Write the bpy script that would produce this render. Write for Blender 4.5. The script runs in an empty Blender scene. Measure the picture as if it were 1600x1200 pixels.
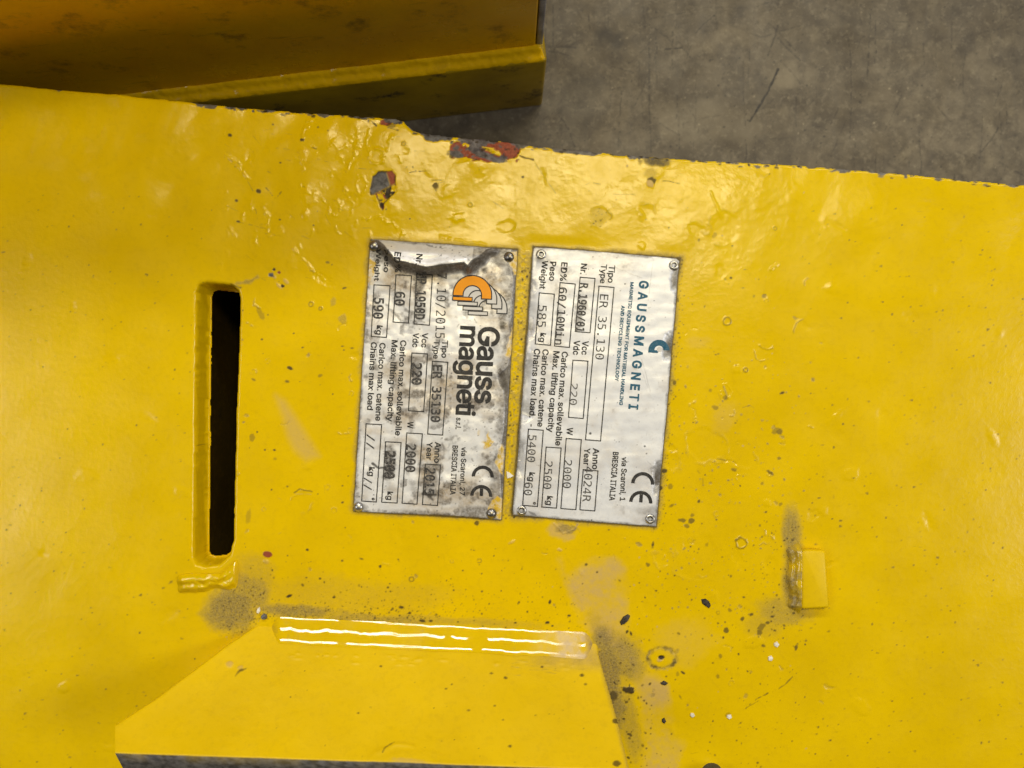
import bpy, bmesh, math, random, os
import numpy as np
from mathutils import Vector

# ------------------------------------------------------------------ units
# All sizes below are written in "units" of 0.3125 mm: the close-up is about half a metre wide.
S = 0.0003125
D = 1300.0                      # camera height over the main plate, in units
scene = bpy.context.scene
COL = scene.collection

# ------------------------------------------------------------------ camera
cam_d = bpy.data.cameras.new('camera')
cam = bpy.data.objects.new('camera', cam_d); COL.objects.link(cam)
cam.location = (0, 0, D * S)
cam.rotation_euler = (0, 0, 0)
cam_d.sensor_width = 36.0
cam_d.lens = 36.0 * D / 1600.0
cam_d.clip_start = 0.01; cam_d.clip_end = 50
cam_d.dof.use_dof = True
cam_d.dof.focus_distance = D * S
cam_d.dof.aperture_fstop = 11.0
scene.camera = cam

# ------------------------------------------------------------------ world, lamps, exposure
world = bpy.data.worlds.new('World'); scene.world = world; world.use_nodes = True
bg = world.node_tree.nodes['Background']
bg.inputs[0].default_value = (0.92, 0.95, 1.0, 1); bg.inputs[1].default_value = 0.03

def lamp(name, loc, target, sx, sy, power, color=(1, 1, 1)):
    l = bpy.data.lights.new(name, 'AREA'); l.shape = 'RECTANGLE'; l.size = sx; l.size_y = sy
    l.energy = power; l.color = color
    o = bpy.data.objects.new(name, l); COL.objects.link(o)
    o.location = loc
    o.rotation_euler = (Vector(target) - Vector(loc)).to_track_quat('-Z', 'Y').to_euler()
    return o
# bright roof light of the hall, almost overhead, mirrored in the top of the plate
lamp('roof_light', (0.14, 0.66, 2.0), (0, 0.1, 0), 1.0, 0.26, 21, (1.0, 0.85, 0.50))
# long strip light further off, and an added, unseen fill lamp to either side
lamp('strip_light', (0.05, 1.95, 1.70), (0, 0, 0), 3.6, 0.20, 43, (1.0, 0.99, 0.97))
lamp('side_fill', (-2.0, -0.25, 2.0), (0, 0, 0), 0.9, 0.9, 13, (1.0, 0.98, 0.95))
lamp('side_fill', (2.25, -0.25, 2.0), (0, 0, 0), 0.9, 0.9, 29, (1.0, 0.98, 0.95))
scene.view_settings.view_transform = 'Standard'
scene.view_settings.look = 'None'
scene.view_settings.exposure = -0.08
scene.view_settings.gamma = 1.0
scene.cycles.max_bounces = 6

# ------------------------------------------------------------------ small numpy toolbox
def sstep(a, b, x):
    t = np.clip((x - a) / (b - a), 0, 1)
    return t * t * (3 - 2 * t)

def vnoise(x, y, seed):
    xi = np.floor(x).astype(np.int64); yi = np.floor(y).astype(np.int64)
    fx = x - xi; fy = y - yi
    fx = fx * fx * fx * (fx * (fx * 6 - 15) + 10); fy = fy * fy * fy * (fy * (fy * 6 - 15) + 10)
    def h(i, j):
        n = (i * 374761393 + j * 668265263 + seed * 974634777) & 0xffffffff
        n = ((n ^ (n >> 13)) * 1274126177) & 0xffffffff
        n = ((n ^ (n >> 16)) * 2246822519) & 0xffffffff
        return ((n ^ (n >> 15)) & 0xffffff) / float(0xffffff)
    a = h(xi, yi); b = h(xi + 1, yi); c = h(xi, yi + 1); d = h(xi + 1, yi + 1)
    return ((a * (1 - fx) + b * fx) * (1 - fy) + (c * (1 - fx) + d * fx) * fy) * 2 - 1

def fbm(x, y, scale, octaves=3, seed=0, gain=0.5):
    v = 0.0; amp = 1.0; tot = 0.0; s = scale
    for k in range(octaves):
        v = v + amp * vnoise(x / s + 17.3 * k, y / s - 9.1 * k, seed + k * 31)
        tot += amp; amp *= gain; s *= 0.5
    return v / tot

def sd_poly(X, Y, pts):
    """signed distance to a polygon, positive inside"""
    P = np.array(pts, float); d2 = np.full(X.shape, 1e12); inside = np.zeros(X.shape, bool)
    n = len(P)
    for i in range(n):
        ax, ay = P[i]; bx, by = P[(i + 1) % n]
        ex, ey = bx - ax, by - ay
        wx, wy = X - ax, Y - ay
        t = np.clip((wx * ex + wy * ey) / (ex * ex + ey * ey + 1e-9), 0, 1)
        d2 = np.minimum(d2, (wx - ex * t) ** 2 + (wy - ey * t) ** 2)
        if ay != by:
            c = ((ay <= Y) & (by > Y)) | ((by <= Y) & (ay > Y))
            inside ^= c & (X < ax + (Y - ay) / (by - ay) * ex)
    return np.where(inside, 1, -1) * np.sqrt(d2)

def d_line(X, Y, pts):
    d2 = np.full(X.shape, 1e12)
    for i in range(len(pts) - 1):
        ax, ay = pts[i]; bx, by = pts[i + 1]
        ex, ey = bx - ax, by - ay
        wx, wy = X - ax, Y - ay
        t = np.clip((wx * ex + wy * ey) / (ex * ex + ey * ey + 1e-9), 0, 1)
        d2 = np.minimum(d2, (wx - ex * t) ** 2 + (wy - ey * t) ** 2)
    return np.sqrt(d2)

class Field:
    """a sheet of sample points (x, y in units) carrying a height and wear masks"""
    def __init__(self, xs, ys, seed=1):
        self.xs = np.asarray(xs, float); self.ys = np.asarray(ys, float)
        self.X, self.Y = np.meshgrid(self.xs, self.ys)
        self.h = np.zeros(self.X.shape)
        self.m = {k: np.zeros(self.X.shape) for k in ('red', 'steel', 'dark', 'dust', 'pale', 'over')}
        self.seed = seed
    def win(self, x0, y0, x1, y1):
        i0, i1 = np.searchsorted(self.xs, (x0, x1)); j0, j1 = np.searchsorted(self.ys, (y0, y1))
        return np.s_[j0:j1, i0:i1]
    def put(self, key, w, mask, val=1.0):
        a = self.m[key][w]; np.maximum(a, mask * val, out=a)
    def blob(self, key, cx, cy, rx, ry=None, ang=0, val=1.0, soft=1.2, wob=0.3, dz=0.0, clear=()):
        ry = ry or rx; R = max(rx, ry) * (1 + wob) + soft + 1
        w = self.win(cx - R, cy - R, cx + R, cy + R); X = self.X[w]; Y = self.Y[w]
        if X.size == 0: return
        c, s = math.cos(ang), math.sin(ang)
        u = (X - cx) * c + (Y - cy) * s; v = -(X - cx) * s + (Y - cy) * c
        d = np.sqrt((u / rx) ** 2 + (v / ry) ** 2)
        r = max(min(rx, ry), 1.0)
        if wob: d = d + wob * fbm(X + cx, Y, r * 1.1 + 0.6, 3, self.seed + int(cx) % 97)
        m = sstep(-soft, soft, (1 - d) * min(rx, ry))
        if key: self.put(key, w, m, val)
        for k in clear: self.m[k][w] *= 1 - m
        if dz: self.h[w] += dz * m
        return w, m
    def line(self, key, pts, width, val=1.0, soft=0.8, wob=0.6, dz=0.0, broken=0.0):
        p = np.array(pts, float); R = width + soft + 4
        w = self.win(p[:, 0].min() - R, p[:, 1].min() - R, p[:, 0].max() + R, p[:, 1].max() + R)
        X = self.X[w]; Y = self.Y[w]
        if X.size == 0: return
        sx = int(abs(p[0, 0] * 3 + p[0, 1] * 7)) % 89
        X2 = X + wob * fbm(X, Y, 9, 2, self.seed + sx); Y2 = Y + wob * fbm(X, Y, 9, 2, self.seed + 50 + sx)
        d = d_line(X2, Y2, pts)
        wd = width * (0.65 + 0.6 * fbm(X, Y, 7, 2, self.seed + 7 + sx))
        m = sstep(-soft, soft, wd * 0.5 - d)
        if broken: m = m * sstep(-broken, -broken + 0.35, fbm(X, Y, 6, 2, self.seed + 3 + sx) + 0.15)
        if key: self.put(key, w, m, val)
        if dz: self.h[w] += dz * m
    def ring(self, cx, cy, r, dz=0.6, rw=1.6, key=None, val=0.3, ry=None, wob=0.18, arc=None, gap=0.2):
        ry = ry or r; R = max(r, ry) * 1.5 + 5
        w = self.win(cx - R, cy - R, cx + R, cy + R); X = self.X[w]; Y = self.Y[w]
        if X.size == 0: return
        d = np.sqrt(((X - cx) / r) ** 2 + ((Y - cy) / ry) ** 2) + wob * fbm(X, Y, r * 0.8, 3, self.seed + int(cx) % 83)
        e = (d - 1) * min(r, ry)
        m = np.exp(-(e / rw) ** 2)
        if gap: m = m * sstep(-0.35, 0.15, fbm(X, Y, r * 0.9, 2, self.seed + int(cy) % 71) + 0.25 - gap)
        if arc:
            a = np.arctan2(Y - cy, X - cx); m = m * sstep(arc[1], arc[1] - 0.3, np.abs((a - arc[0] + np.pi) % (2 * np.pi) - np.pi))
        self.h[w] += dz * m
        if key: self.put(key, w, m, val)
    def specks(self, n, box, rng, r=(0.6, 1.8), key='dark', val=(0.5, 1.0), dz=0.0, dens=None):
        x0, y0, x1, y1 = box; k = 0; tries = 0
        while k < n and tries < n * 30:
            tries += 1
            x = rng.uniform(x0, x1); y = rng.uniform(y0, y1)
            if dens is not None and rng.random() > dens(x, y): continue
            q = rng.random() ** 3
            rr = r[0] + (r[1] - r[0]) * q
            self.blob(key, x, y, rr * rng.uniform(0.8, 1.5), rr, rng.uniform(0, 3.1), rng.uniform(*val), 0.6, 0.35 if rr > 1.2 else 0, dz)
            k += 1

def new_mesh_object(name, verts, faces, mats, parent=None, smooth=True, mat_index=None):
    me = bpy.data.meshes.new(name)
    verts = np.asarray(verts, np.float32)
    if isinstance(faces, np.ndarray):
        nf, k = faces.shape
        me.vertices.add(len(verts)); me.vertices.foreach_set('co', verts.ravel())
        me.loops.add(nf * k); me.loops.foreach_set('vertex_index', faces.astype(np.int32).ravel())
        me.polygons.add(nf)
        me.polygons.foreach_set('loop_start', np.arange(0, nf * k, k, dtype=np.int32))
        me.polygons.foreach_set('loop_total', np.full(nf, k, np.int32))
        me.update(calc_edges=True)
    else:
        me.from_pydata([tuple(map(float, v)) for v in verts], [], faces)
    for m in mats if isinstance(mats, (list, tuple)) else [mats]: me.materials.append(m)
    if mat_index is not None: me.polygons.foreach_set('material_index', np.asarray(mat_index, np.int32))
    me.polygons.foreach_set('use_smooth', np.full(len(me.polygons), smooth))
    me.validate(); me.update()
    o = bpy.data.objects.new(name, me); COL.objects.link(o)
    if parent is not None: o.parent = parent
    return o

def sheet_object(name, F, XYZ, mat, parent=None, keep=None):
    """mesh from a Field: XYZ (ny, nx, 3) in metres; keep = mask of vertices whose faces stay"""
    ny, nx = F.X.shape
    idx = np.arange(ny * nx).reshape(ny, nx)
    q = np.stack([idx[1:, :-1], idx[1:, 1:], idx[:-1, 1:], idx[:-1, :-1]], -1).reshape(-1, 4)
    V = XYZ.reshape(-1, 3)
    M = {k: v.ravel() for k, v in F.m.items()}
    if keep is not None:
        kf = keep.ravel()[q].any(1); q = q[kf]
        used = np.zeros(len(V), bool); used[q.ravel()] = True
        remap = np.cumsum(used) - 1
        q = remap[q]; V = V[used]; M = {k: v[used] for k, v in M.items()}
    o = new_mesh_object(name, V, q, mat, parent)
    me = o.data; n = len(V)
    for an, keys in (('wear', ('red', 'steel', 'dark')), ('film', ('dust', 'pale', 'over'))):
        a = me.attributes.new(an, 'FLOAT_COLOR', 'POINT')
        c = np.ones((n, 4), np.float32)
        for i, k in enumerate(keys): c[:, i] = np.clip(M[k], 0, 1)
        a.data.foreach_set('color', c.ravel())
    return o

def flat(X, Y, Z):                       # units on the main plate's frame -> metres
    return np.stack([(X - 800) * S, -(Y - 600) * S, Z * S], -1)
def at_height(px, py, z):                # a point seen at (px, py) that stands z units over the plate
    px = np.asarray(px, float); py = np.asarray(py, float); z = np.asarray(z, float) + 0 * px
    k = (D - z) / D
    return np.stack([(px - 800) * k * S, -(py - 600) * k * S, z * S], -1)

# ------------------------------------------------------------------ materials
def nodes_of(name):
    m = bpy.data.materials.new(name); m.use_nodes = True
    nt = m.node_tree; b = nt.nodes['Principled BSDF']
    return m, nt, b
def N(nt, typ, **kw):
    n = nt.nodes.new(typ)
    for k, v in kw.items():
        if k.startswith('i_'):
            key = k[2:]; key = int(key) if key.isdigit() else key
            n.inputs[key].default_value = v
        else: setattr(n, k, v)
    return n
def noise(nt, coord, scale, detail=4, rough=0.55, scl=None, dist=0.0):
    if scl:
        mp = N(nt, 'ShaderNodeMapping'); mp.inputs['Scale'].default_value = scl
        nt.links.new(coord, mp.inputs[0]); coord = mp.outputs[0]
    t = N(nt, 'ShaderNodeTexNoise'); t.inputs['Scale'].default_value = scale
    t.inputs['Detail'].default_value = detail; t.inputs['Roughness'].default_value = rough
    t.inputs['Distortion'].default_value = dist
    nt.links.new(coord, t.inputs['Vector']); return t.outputs['Fac']
def ramp(nt, fac, a, b, lo=0.0, hi=1.0):
    r = N(nt, 'ShaderNodeMapRange'); r.inputs['From Min'].default_value = a; r.inputs['From Max'].default_value = b
    r.inputs['To Min'].default_value = lo; r.inputs['To Max'].default_value = hi
    nt.links.new(fac, r.inputs['Value']); return r.outputs[0]
def mixc(nt, fac, a, b):
    m = N(nt, 'ShaderNodeMix'); m.data_type = 'RGBA'; m.clamp_factor = True
    for k, v in ((0, fac), (6, a), (7, b)):
        if isinstance(v, bpy.types.NodeSocket): nt.links.new(v, m.inputs[k])
        elif k == 0: m.inputs[0].default_value = v
        else: m.inputs[k].default_value = (*v, 1)
    return m.outputs[2]
def math_(nt, op, a, b=0.0):
    m = N(nt, 'ShaderNodeMath'); m.operation = op; m.use_clamp = False
    for k, v in ((0, a), (1, b)):
        if isinstance(v, bpy.types.NodeSocket): nt.links.new(v, m.inputs[k])
        else: m.inputs[k].default_value = v
    return m.outputs[0]
def bump(nt, b, height, strength, dist):
    n = N(nt, 'ShaderNodeBump'); n.inputs['Strength'].default_value = strength; n.inputs['Distance'].default_value = dist
    nt.links.new(height, n.inputs['Height']); nt.links.new(n.outputs[0], b.inputs['Normal'])

def paint_material(name, ya, yb, rough=0.27, scuff=0.0, micro=0.10, spec=0.32):
    m, nt, b = nodes_of(name)
    obj = N(nt, 'ShaderNodeTexCoord').outputs['Object']
    col = mixc(nt, ramp(nt, noise(nt, obj, 26, 4), 0.3, 0.7), ya, yb)
    rg = ramp(nt, noise(nt, obj, 60, 4), 0.3, 0.7, rough - 0.05, rough + 0.07)
    wear = N(nt, 'ShaderNodeAttribute', attribute_name='wear'); ws = N(nt, 'ShaderNodeSeparateColor')
    nt.links.new(wear.outputs['Color'], ws.inputs[0])
    film = N(nt, 'ShaderNodeAttribute', attribute_name='film'); fs = N(nt, 'ShaderNodeSeparateColor')
    nt.links.new(film.outputs['Color'], fs.inputs[0])
    fine = noise(nt, obj, 900, 3, 0.6)
    grit = noise(nt, obj, 1500, 2, 0.6)
    # very faint grey film of fine dust everywhere, broken up
    thin = ramp(nt, noise(nt, obj, 330, 5, 0.7), 0.50, 0.76, 0.0, 0.22)
    col = mixc(nt, thin, col, (0.40, 0.25, 0.012))
    if scuff:
        sc = ramp(nt, noise(nt, obj, 45, 8, 0.72), 0.56, 0.72, 0, scuff)
        col = mixc(nt, sc, col, (0.035, 0.028, 0.015))
        sl = ramp(nt, noise(nt, obj, 30, 5, 0.6, (1.0, 9.0, 9.0)), 0.62, 0.75, 0, scuff * 0.6)
        col = mixc(nt, sl, col, (0.05, 0.03, 0.01)); rg = math_(nt, 'ADD', rg, math_(nt, 'MULTIPLY', sc, 0.3))
    pale = math_(nt, 'MULTIPLY', fs.outputs[1], ramp(nt, fine, 0.25, 0.7, 0.75, 1.1))
    col = mixc(nt, pale, col, (0.54, 0.37, 0.12))
    dustf = math_(nt, 'MULTIPLY', fs.outputs[0], ramp(nt, fine, 0.3, 0.62, 0.68, 0.96))
    dcol = mixc(nt, ramp(nt, grit, 0.35, 0.65), (0.120, 0.088, 0.030), (0.255, 0.200, 0.095))
    col = mixc(nt, dustf, col, dcol)
    col = mixc(nt, ws.outputs[0], col, mixc(nt, ramp(nt, fine, 0.3, 0.7), (0.20, 0.034, 0.014), (0.32, 0.075, 0.030)))
    col = mixc(nt, ws.outputs[1], col, mixc(nt, ramp(nt, noise(nt, obj, 300, 4), 0.35, 0.65), (0.055, 0.053, 0.055), (0.16, 0.155, 0.16)))
    col = mixc(nt, ws.outputs[2], col, mixc(nt, fine, (0.012, 0.008, 0.004), (0.05, 0.031, 0.012)))
    nt.links.new(col, b.inputs['Base Color'])
    worn = math_(nt, 'MAXIMUM', math_(nt, 'MAXIMUM', fs.outputs[0], math_(nt, 'MULTIPLY', fs.outputs[1], 0.8)),
                 math_(nt, 'MAXIMUM', ws.outputs[0], math_(nt, 'MAXIMUM', ws.outputs[1], ws.outputs[2])))
    rg = math_(nt, 'ADD', rg, math_(nt, 'MULTIPLY', worn, 0.36))
    nt.links.new(rg, b.inputs['Roughness'])
    b.inputs['Specular IOR Level'].default_value = spec
    hgt = math_(nt, 'ADD', noise(nt, obj, 330, 4, 0.55), math_(nt, 'MULTIPLY', math_(nt, 'MULTIPLY', grit, fs.outputs[0]), 1.5))
    bump(nt, b, hgt, micro, 0.0006)
    return m

YA, YB = (0.75, 0.510, 0.0006), (0.665, 0.446, 0.0005)
M_paint = paint_material('yellow_paint', YA, YB, rough=0.20, micro=0.17)
M_gloss = paint_material('glossy_weld_paint', YA, YB, rough=0.10, micro=0.012, spec=0.85)
M_lug = paint_material('lug_paint', YA, YB, rough=0.42, micro=0.12, spec=0.22)
M_beam = paint_material('scuffed_yellow_paint', (0.88, 0.48, 0.002), (0.76, 0.37, 0.002), rough=0.30, scuff=0.65)
M_dark = paint_material('shaded_body_paint', (0.11, 0.07, 0.003), (0.06, 0.04, 0.004), rough=0.6, scuff=0.9)  # body walls near black, to paint in the shade of the slot
M_block = paint_material('worn_block_paint', (0.34, 0.24, 0.002), (0.22, 0.15, 0.003), rough=0.45, scuff=1.3)
M_base = paint_material('dirty_base_paint', (0.38, 0.25, 0.003), (0.22, 0.14, 0.004), rough=0.45, scuff=1.3)
M_beam_bead = paint_material('beam_weld_paint', (0.76, 0.46, 0.002), (0.68, 0.40, 0.002), rough=0.22, scuff=0.25)

def simple_material(name, a, b_, scale, rough=0.5, metallic=0.0, bmp=0.2, bscale=None, spec=0.5):
    m, nt, b = nodes_of(name)
    obj = N(nt, 'ShaderNodeTexCoord').outputs['Object']
    f = noise(nt, obj, scale, 5, 0.6)
    nt.links.new(mixc(nt, ramp(nt, f, 0.35, 0.65), a, b_), b.inputs['Base Color'])
    b.inputs['Roughness'].default_value = rough; b.inputs['Metallic'].default_value = metallic
    b.inputs['Specular IOR Level'].default_value = spec
    if bmp: bump(nt, b, noise(nt, obj, bscale or scale * 2, 4), bmp, 0.0004)
    return m
M_steel = simple_material('worn_steel', (0.10, 0.10, 0.11), (0.26, 0.26, 0.28), 150, 0.5, 0.6)
M_scraped = simple_material('scraped_steel', (0.20, 0.20, 0.23), (0.55, 0.55, 0.58), 60, 0.45, 0.4)
M_black = simple_material('recess_shade_black', (0.010, 0.008, 0.005), (0.026, 0.018, 0.009), 40, 0.85, 0, .2, None, .15)
M_rubber = simple_material('dark_bolt', (0.03, 0.03, 0.034), (0.06, 0.06, 0.066), 200, 0.5)
M_rivet = simple_material('rivet_aluminium', (0.36, 0.355, 0.345), (0.56, 0.55, 0.54), 500, 0.33, 0.9, 0.1)
M_rivet_old = simple_material('rivet_weathered', (0.16, 0.15, 0.14), (0.42, 0.40, 0.37), 420, 0.30, 0.9, 0.25)
M_hole = simple_material('rivet_hole', (0.006, 0.006, 0.006), (0.014, 0.013, 0.012), 300, 0.8, 0, 0)
M_flake = simple_material('dark_scale_flake', (0.014, 0.011, 0.008), (0.06, 0.045, 0.03), 500, 0.6, 0, 0.5)
M_chip = simple_material('white_chip', (0.72, 0.68, 0.58), (0.82, 0.79, 0.72), 300, 0.6, 0, 0.3)
M_rust = simple_material('rust_grain', (0.16, 0.03, 0.02), (0.22, 0.05, 0.03), 400, 0.6, 0, 0.3)

def ink(name, c, fade=0.35, plate=(0.55, 0.53, 0.5), dots=False):
    m, nt, b = nodes_of(name)
    obj = N(nt, 'ShaderNodeTexCoord').outputs['Object']
    f = ramp(nt, noise(nt, obj, 1100, 4, 0.65), 0.50, 0.80, 0, fade)
    nt.links.new(mixc(nt, f, c, plate), b.inputs['Base Color'])
    b.inputs['Roughness'].default_value = 0.55; b.inputs['Specular IOR Level'].default_value = 0.35
    return m
M_ink = ink('black_print', (0.020, 0.019, 0.020), 0.15)
M_ink_teal = ink('teal_print', (0.010, 0.095, 0.165), 0.2)
M_ink_orange = ink('orange_print', (0.80, 0.30, 0.004), 0.25, (0.45, 0.2, 0.03))
M_ink_white = ink('pale_print', (0.60, 0.58, 0.55), 0.2)
M_stamp = ink('stamped_print', (0.035, 0.033, 0.034), 0.55)
M_stamp_thin = ink('engraved_print', (0.060, 0.058, 0.060), 0.6)

def plate_material(name, base_a, base_b, metallic):
    m, nt, b = nodes_of(name)
    obj = N(nt, 'ShaderNodeTexCoord').outputs['Object']
    wear = N(nt, 'ShaderNodeAttribute', attribute_name='wear'); ws = N(nt, 'ShaderNodeSeparateColor')
    nt.links.new(wear.outputs['Color'], ws.inputs[0])
    film = N(nt, 'ShaderNodeAttribute', attribute_name='film'); fs = N(nt, 'ShaderNodeSeparateColor')
    nt.links.new(film.outputs['Color'], fs.inputs[0])
    fine = noise(nt, obj, 800, 4, 0.65)
    col = mixc(nt, ramp(nt, noise(nt, obj, 90, 5), 0.3, 0.7), base_a, base_b)
    col = mixc(nt, ramp(nt, noise(nt, obj, 500, 5, 0.75), 0.55, 0.8, 0, 0.35), col, (0.33, 0.30, 0.26))
    col = mixc(nt, math_(nt, 'MULTIPLY', fs.outputs[1], ramp(nt, fine, 0.3, 0.6, 0.6, 1.1)), col, (0.40, 0.31, 0.20))   # tan stain
    col = mixc(nt, math_(nt, 'MULTIPLY', ws.outputs[1], ramp(nt, fine, 0.3, 0.6, 0.7, 1.1)), col, (0.13, 0.125, 0.125))  # bare grey, painted shade of folds and bends
    col = mixc(nt, math_(nt, 'MULTIPLY', fs.outputs[0], ramp(nt, fine, 0.3, 0.6, 0.6, 1.15)), col, (0.085, 0.07, 0.055))  # grime, with the fold's painted shade
    col = mixc(nt, math_(nt, 'MULTIPLY', fs.outputs[2], ramp(nt, noise(nt, obj, 420, 4, .7), 0.34, 0.56, 0.35, 1.0)), col, (0.62, 0.40, 0.008))                                                                 # yellow overspray
    col = mixc(nt, ws.outputs[2], col, (0.018, 0.015, 0.013))
    nt.links.new(col, b.inputs['Base Color'])
    clean = math_(nt, 'SUBTRACT', 1.0, math_(nt, 'MAXIMUM', fs.outputs[2], math_(nt, 'MAXIMUM', fs.outputs[0], ws.outputs[2])))
    nt.links.new(math_(nt, 'MULTIPLY', clean, metallic), b.inputs['Metallic'])
    nt.links.new(ramp(nt, fine, 0.3, 0.7, 0.30, 0.46), b.inputs['Roughness'])
    bump(nt, b, noise(nt, obj, 260, 4), 0.08, 0.0004)
    return m
M_plate_old = plate_material('nameplate_weathered', (0.84, 0.845, 0.87), (0.68, 0.685, 0.70), 0.25)
M_plate_new = plate_material('nameplate_clean', (0.77, 0.785, 0.83), (0.70, 0.715, 0.76), 0.18)

def floor_material():
    m, nt, b = nodes_of('shop_floor_concrete')
    obj = N(nt, 'ShaderNodeTexCoord').outputs['Object']
    wear = N(nt, 'ShaderNodeAttribute', attribute_name='wear'); ws = N(nt, 'ShaderNodeSeparateColor')
    nt.links.new(wear.outputs['Color'], ws.inputs[0])
    film = N(nt, 'ShaderNodeAttribute', attribute_name='film'); fs = N(nt, 'ShaderNodeSeparateColor')
    nt.links.new(film.outputs['Color'], fs.inputs[0])
    col = mixc(nt, ramp(nt, noise(nt, obj, 14, 6, 0.65), 0.32, 0.68), (0.085, 0.066, 0.040), (0.175, 0.142, 0.090))
    col = mixc(nt, ramp(nt, noise(nt, obj, 70, 6, 0.7), 0.40, 0.66, 0, 0.85), col, (0.060, 0.046, 0.029))
    col = mixc(nt, ramp(nt, noise(nt, obj, 260, 5, 0.7), 0.52, 0.76, 0, 0.5), col, (0.28, 0.235, 0.155))
    col = mixc(nt, ramp(nt, noise(nt, obj, 600, 3, .7), .5, .74, 0, .25), col, (0.05, 0.04, 0.027))
    col = mixc(nt, ramp(nt, noise(nt, obj, 24, 5, 0.6, (6, 0.5, 1)), 0.55, 0.75, 0, 0.35), col, (0.10, 0.085, 0.065))
    col = mixc(nt, fs.outputs[1], col, (0.26, 0.215, 0.135))
    col = mixc(nt, ws.outputs[2], col, (0.020, 0.016, 0.012))
    nt.links.new(col, b.inputs['Base Color'])
    nt.links.new(ramp(nt, noise(nt, obj, 40, 5), 0.3, 0.7, 0.5, 0.75), b.inputs['Roughness'])
    bump(nt, b, noise(nt, obj, 200, 6, 0.7), 0.25, 0.0008)
    return m
M_floor = floor_material()

# ------------------------------------------------------------------ tagging
def tag(o, label=None, cat=None, group=None, kind=None):
    if label: o['label'] = label
    if cat: o['category'] = cat
    if group: o['group'] = group
    if kind: o['kind'] = kind
    return o
def empty(name, loc):
    o = bpy.data.objects.new(name, None); COL.objects.link(o); o.location = loc
    o.empty_display_size = 0.02
    return o

rng = random.Random(7)
ZF = -500.0          # floor level

# ------------------------------------------------------------------ floor
def axis(*parts):
    out = []
    for a, b, st in parts:
        n = max(1, int(round((b - a) / st))); out += list(np.linspace(a, b, n, endpoint=False))
    return np.array(out + [parts[-1][1]])
FF = Field(axis((-9000, 700, 120), (700, 2000, 2.2), (2000, 9000, 150)), axis((-9000, -300, 150), (-300, 340, 2.2), (340, 9000, 150)), 11)
KF = (D - ZF) / D
def fl(px, py): return (800 + (px - 800) * KF, 600 + (py - 600) * KF)
def fline(pts, w, val, broken=0.0): FF.line('dark', [fl(*p) for p in pts], w * KF * 1.7, min(1, val * 1.35), 1.5, 1.6, 0, broken)
fline([(1216, 108), (1196, 150), (1172, 189)], 2.6, 0.75)
fline([(1015, 60), (1014, 150), (1017, 238)], 2.2, 0.45, 0.2)
fline([(877, 130), (878, 240)], 1.8, 0.35, 0.2)
fline([(856, 72), (900, 74)], 1.6, 0.5); fline([(858, 80), (888, 86)], 1.4, 0.45)
fline([(1040, 77), (1066, 75)], 1.8, 0.6); fline([(1015, 30), (1070, 20)], 1.4, 0.35)
fline([(1200, 88), (1216, 40)], 2.0, 0.45); fline([(1183, 60), (1250, 40)], 1.4, 0.35)
fline([(1215, 60), (1250, 95)], 1.6, 0.5); fline([(1226, 100), (1250, 130)], 1.4, 0.4)
fline([(1035, 195), (1062, 212)], 1.3, 0.4); fline([(903, 135), (909, 100)], 1.2, 0.3)
fline([(1004, 10), (1007, 32)], 1.4, 0.35)
for k in range(240):
    x = rng.uniform(820, 1640); y = rng.uniform(-40, 330); a = rng.uniform(0, math.pi); L = rng.uniform(12, 75)
    if rng.random() < 0.4: a = math.pi / 2 + rng.uniform(-.06, .06); L *= 1.5
    x2 = x + L * math.cos(a); y2 = y + L * math.sin(a); mx = (x + x2) / 2 + rng.uniform(-3, 3); my = (y + y2) / 2 + rng.uniform(-3, 3)
    fline([(x, y), (mx, my), (x2, y2)], rng.uniform(0.6, 1.6), rng.uniform(0.2, 0.62), 0.2)
for k in range(40):
    x = rng.uniform(860, 1640); y = rng.uniform(-40, 330)
    FF.blob('dark', *fl(x, y), rng.uniform(6, 26), rng.uniform(5, 18), rng.uniform(0, 3), rng.uniform(0.08, 0.3), 8, 0.7)
FF.blob('dark', *fl(955, 60), 30, 18, 0.3, 0.6, 10, 0.8)
FF.blob('dark', *fl(905, 150), 36, 60, 0.1, 0.3, 18, 0.9); FF.blob('pale', *fl(1110, 190), 90, 40, 0.1, 0.35, 20, 0.9); FF.blob('pale', *fl(1225, 120), 40, 30, 0.1, 0.4, 14, 0.9)
for k in range(60):
    x = rng.uniform(860, 1640); y = rng.uniform(-40, 330)
    FF.blob('pale', *fl(x, y), rng.uniform(4, 30), rng.uniform(3, 16), rng.uniform(0, 3), rng.uniform(0.1, 0.35), 8, 0.8)
FF.specks(700, (*fl(840, -60), *fl(1640, 330)), rng, (0.8, 2.6), 'dark', (0.3, 0.7))
FF.specks(260, (*fl(840, -60), *fl(1640, 330)), rng, (0.8, 2.2), 'pale', (0.5, 1.0))
fo = sheet_object('floor', FF, flat(FF.X, FF.Y, np.full(FF.X.shape, ZF)), M_floor)
tag(fo, 'scratched grey brown concrete floor behind the yellow magnet', None, None, 'structure')

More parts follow.
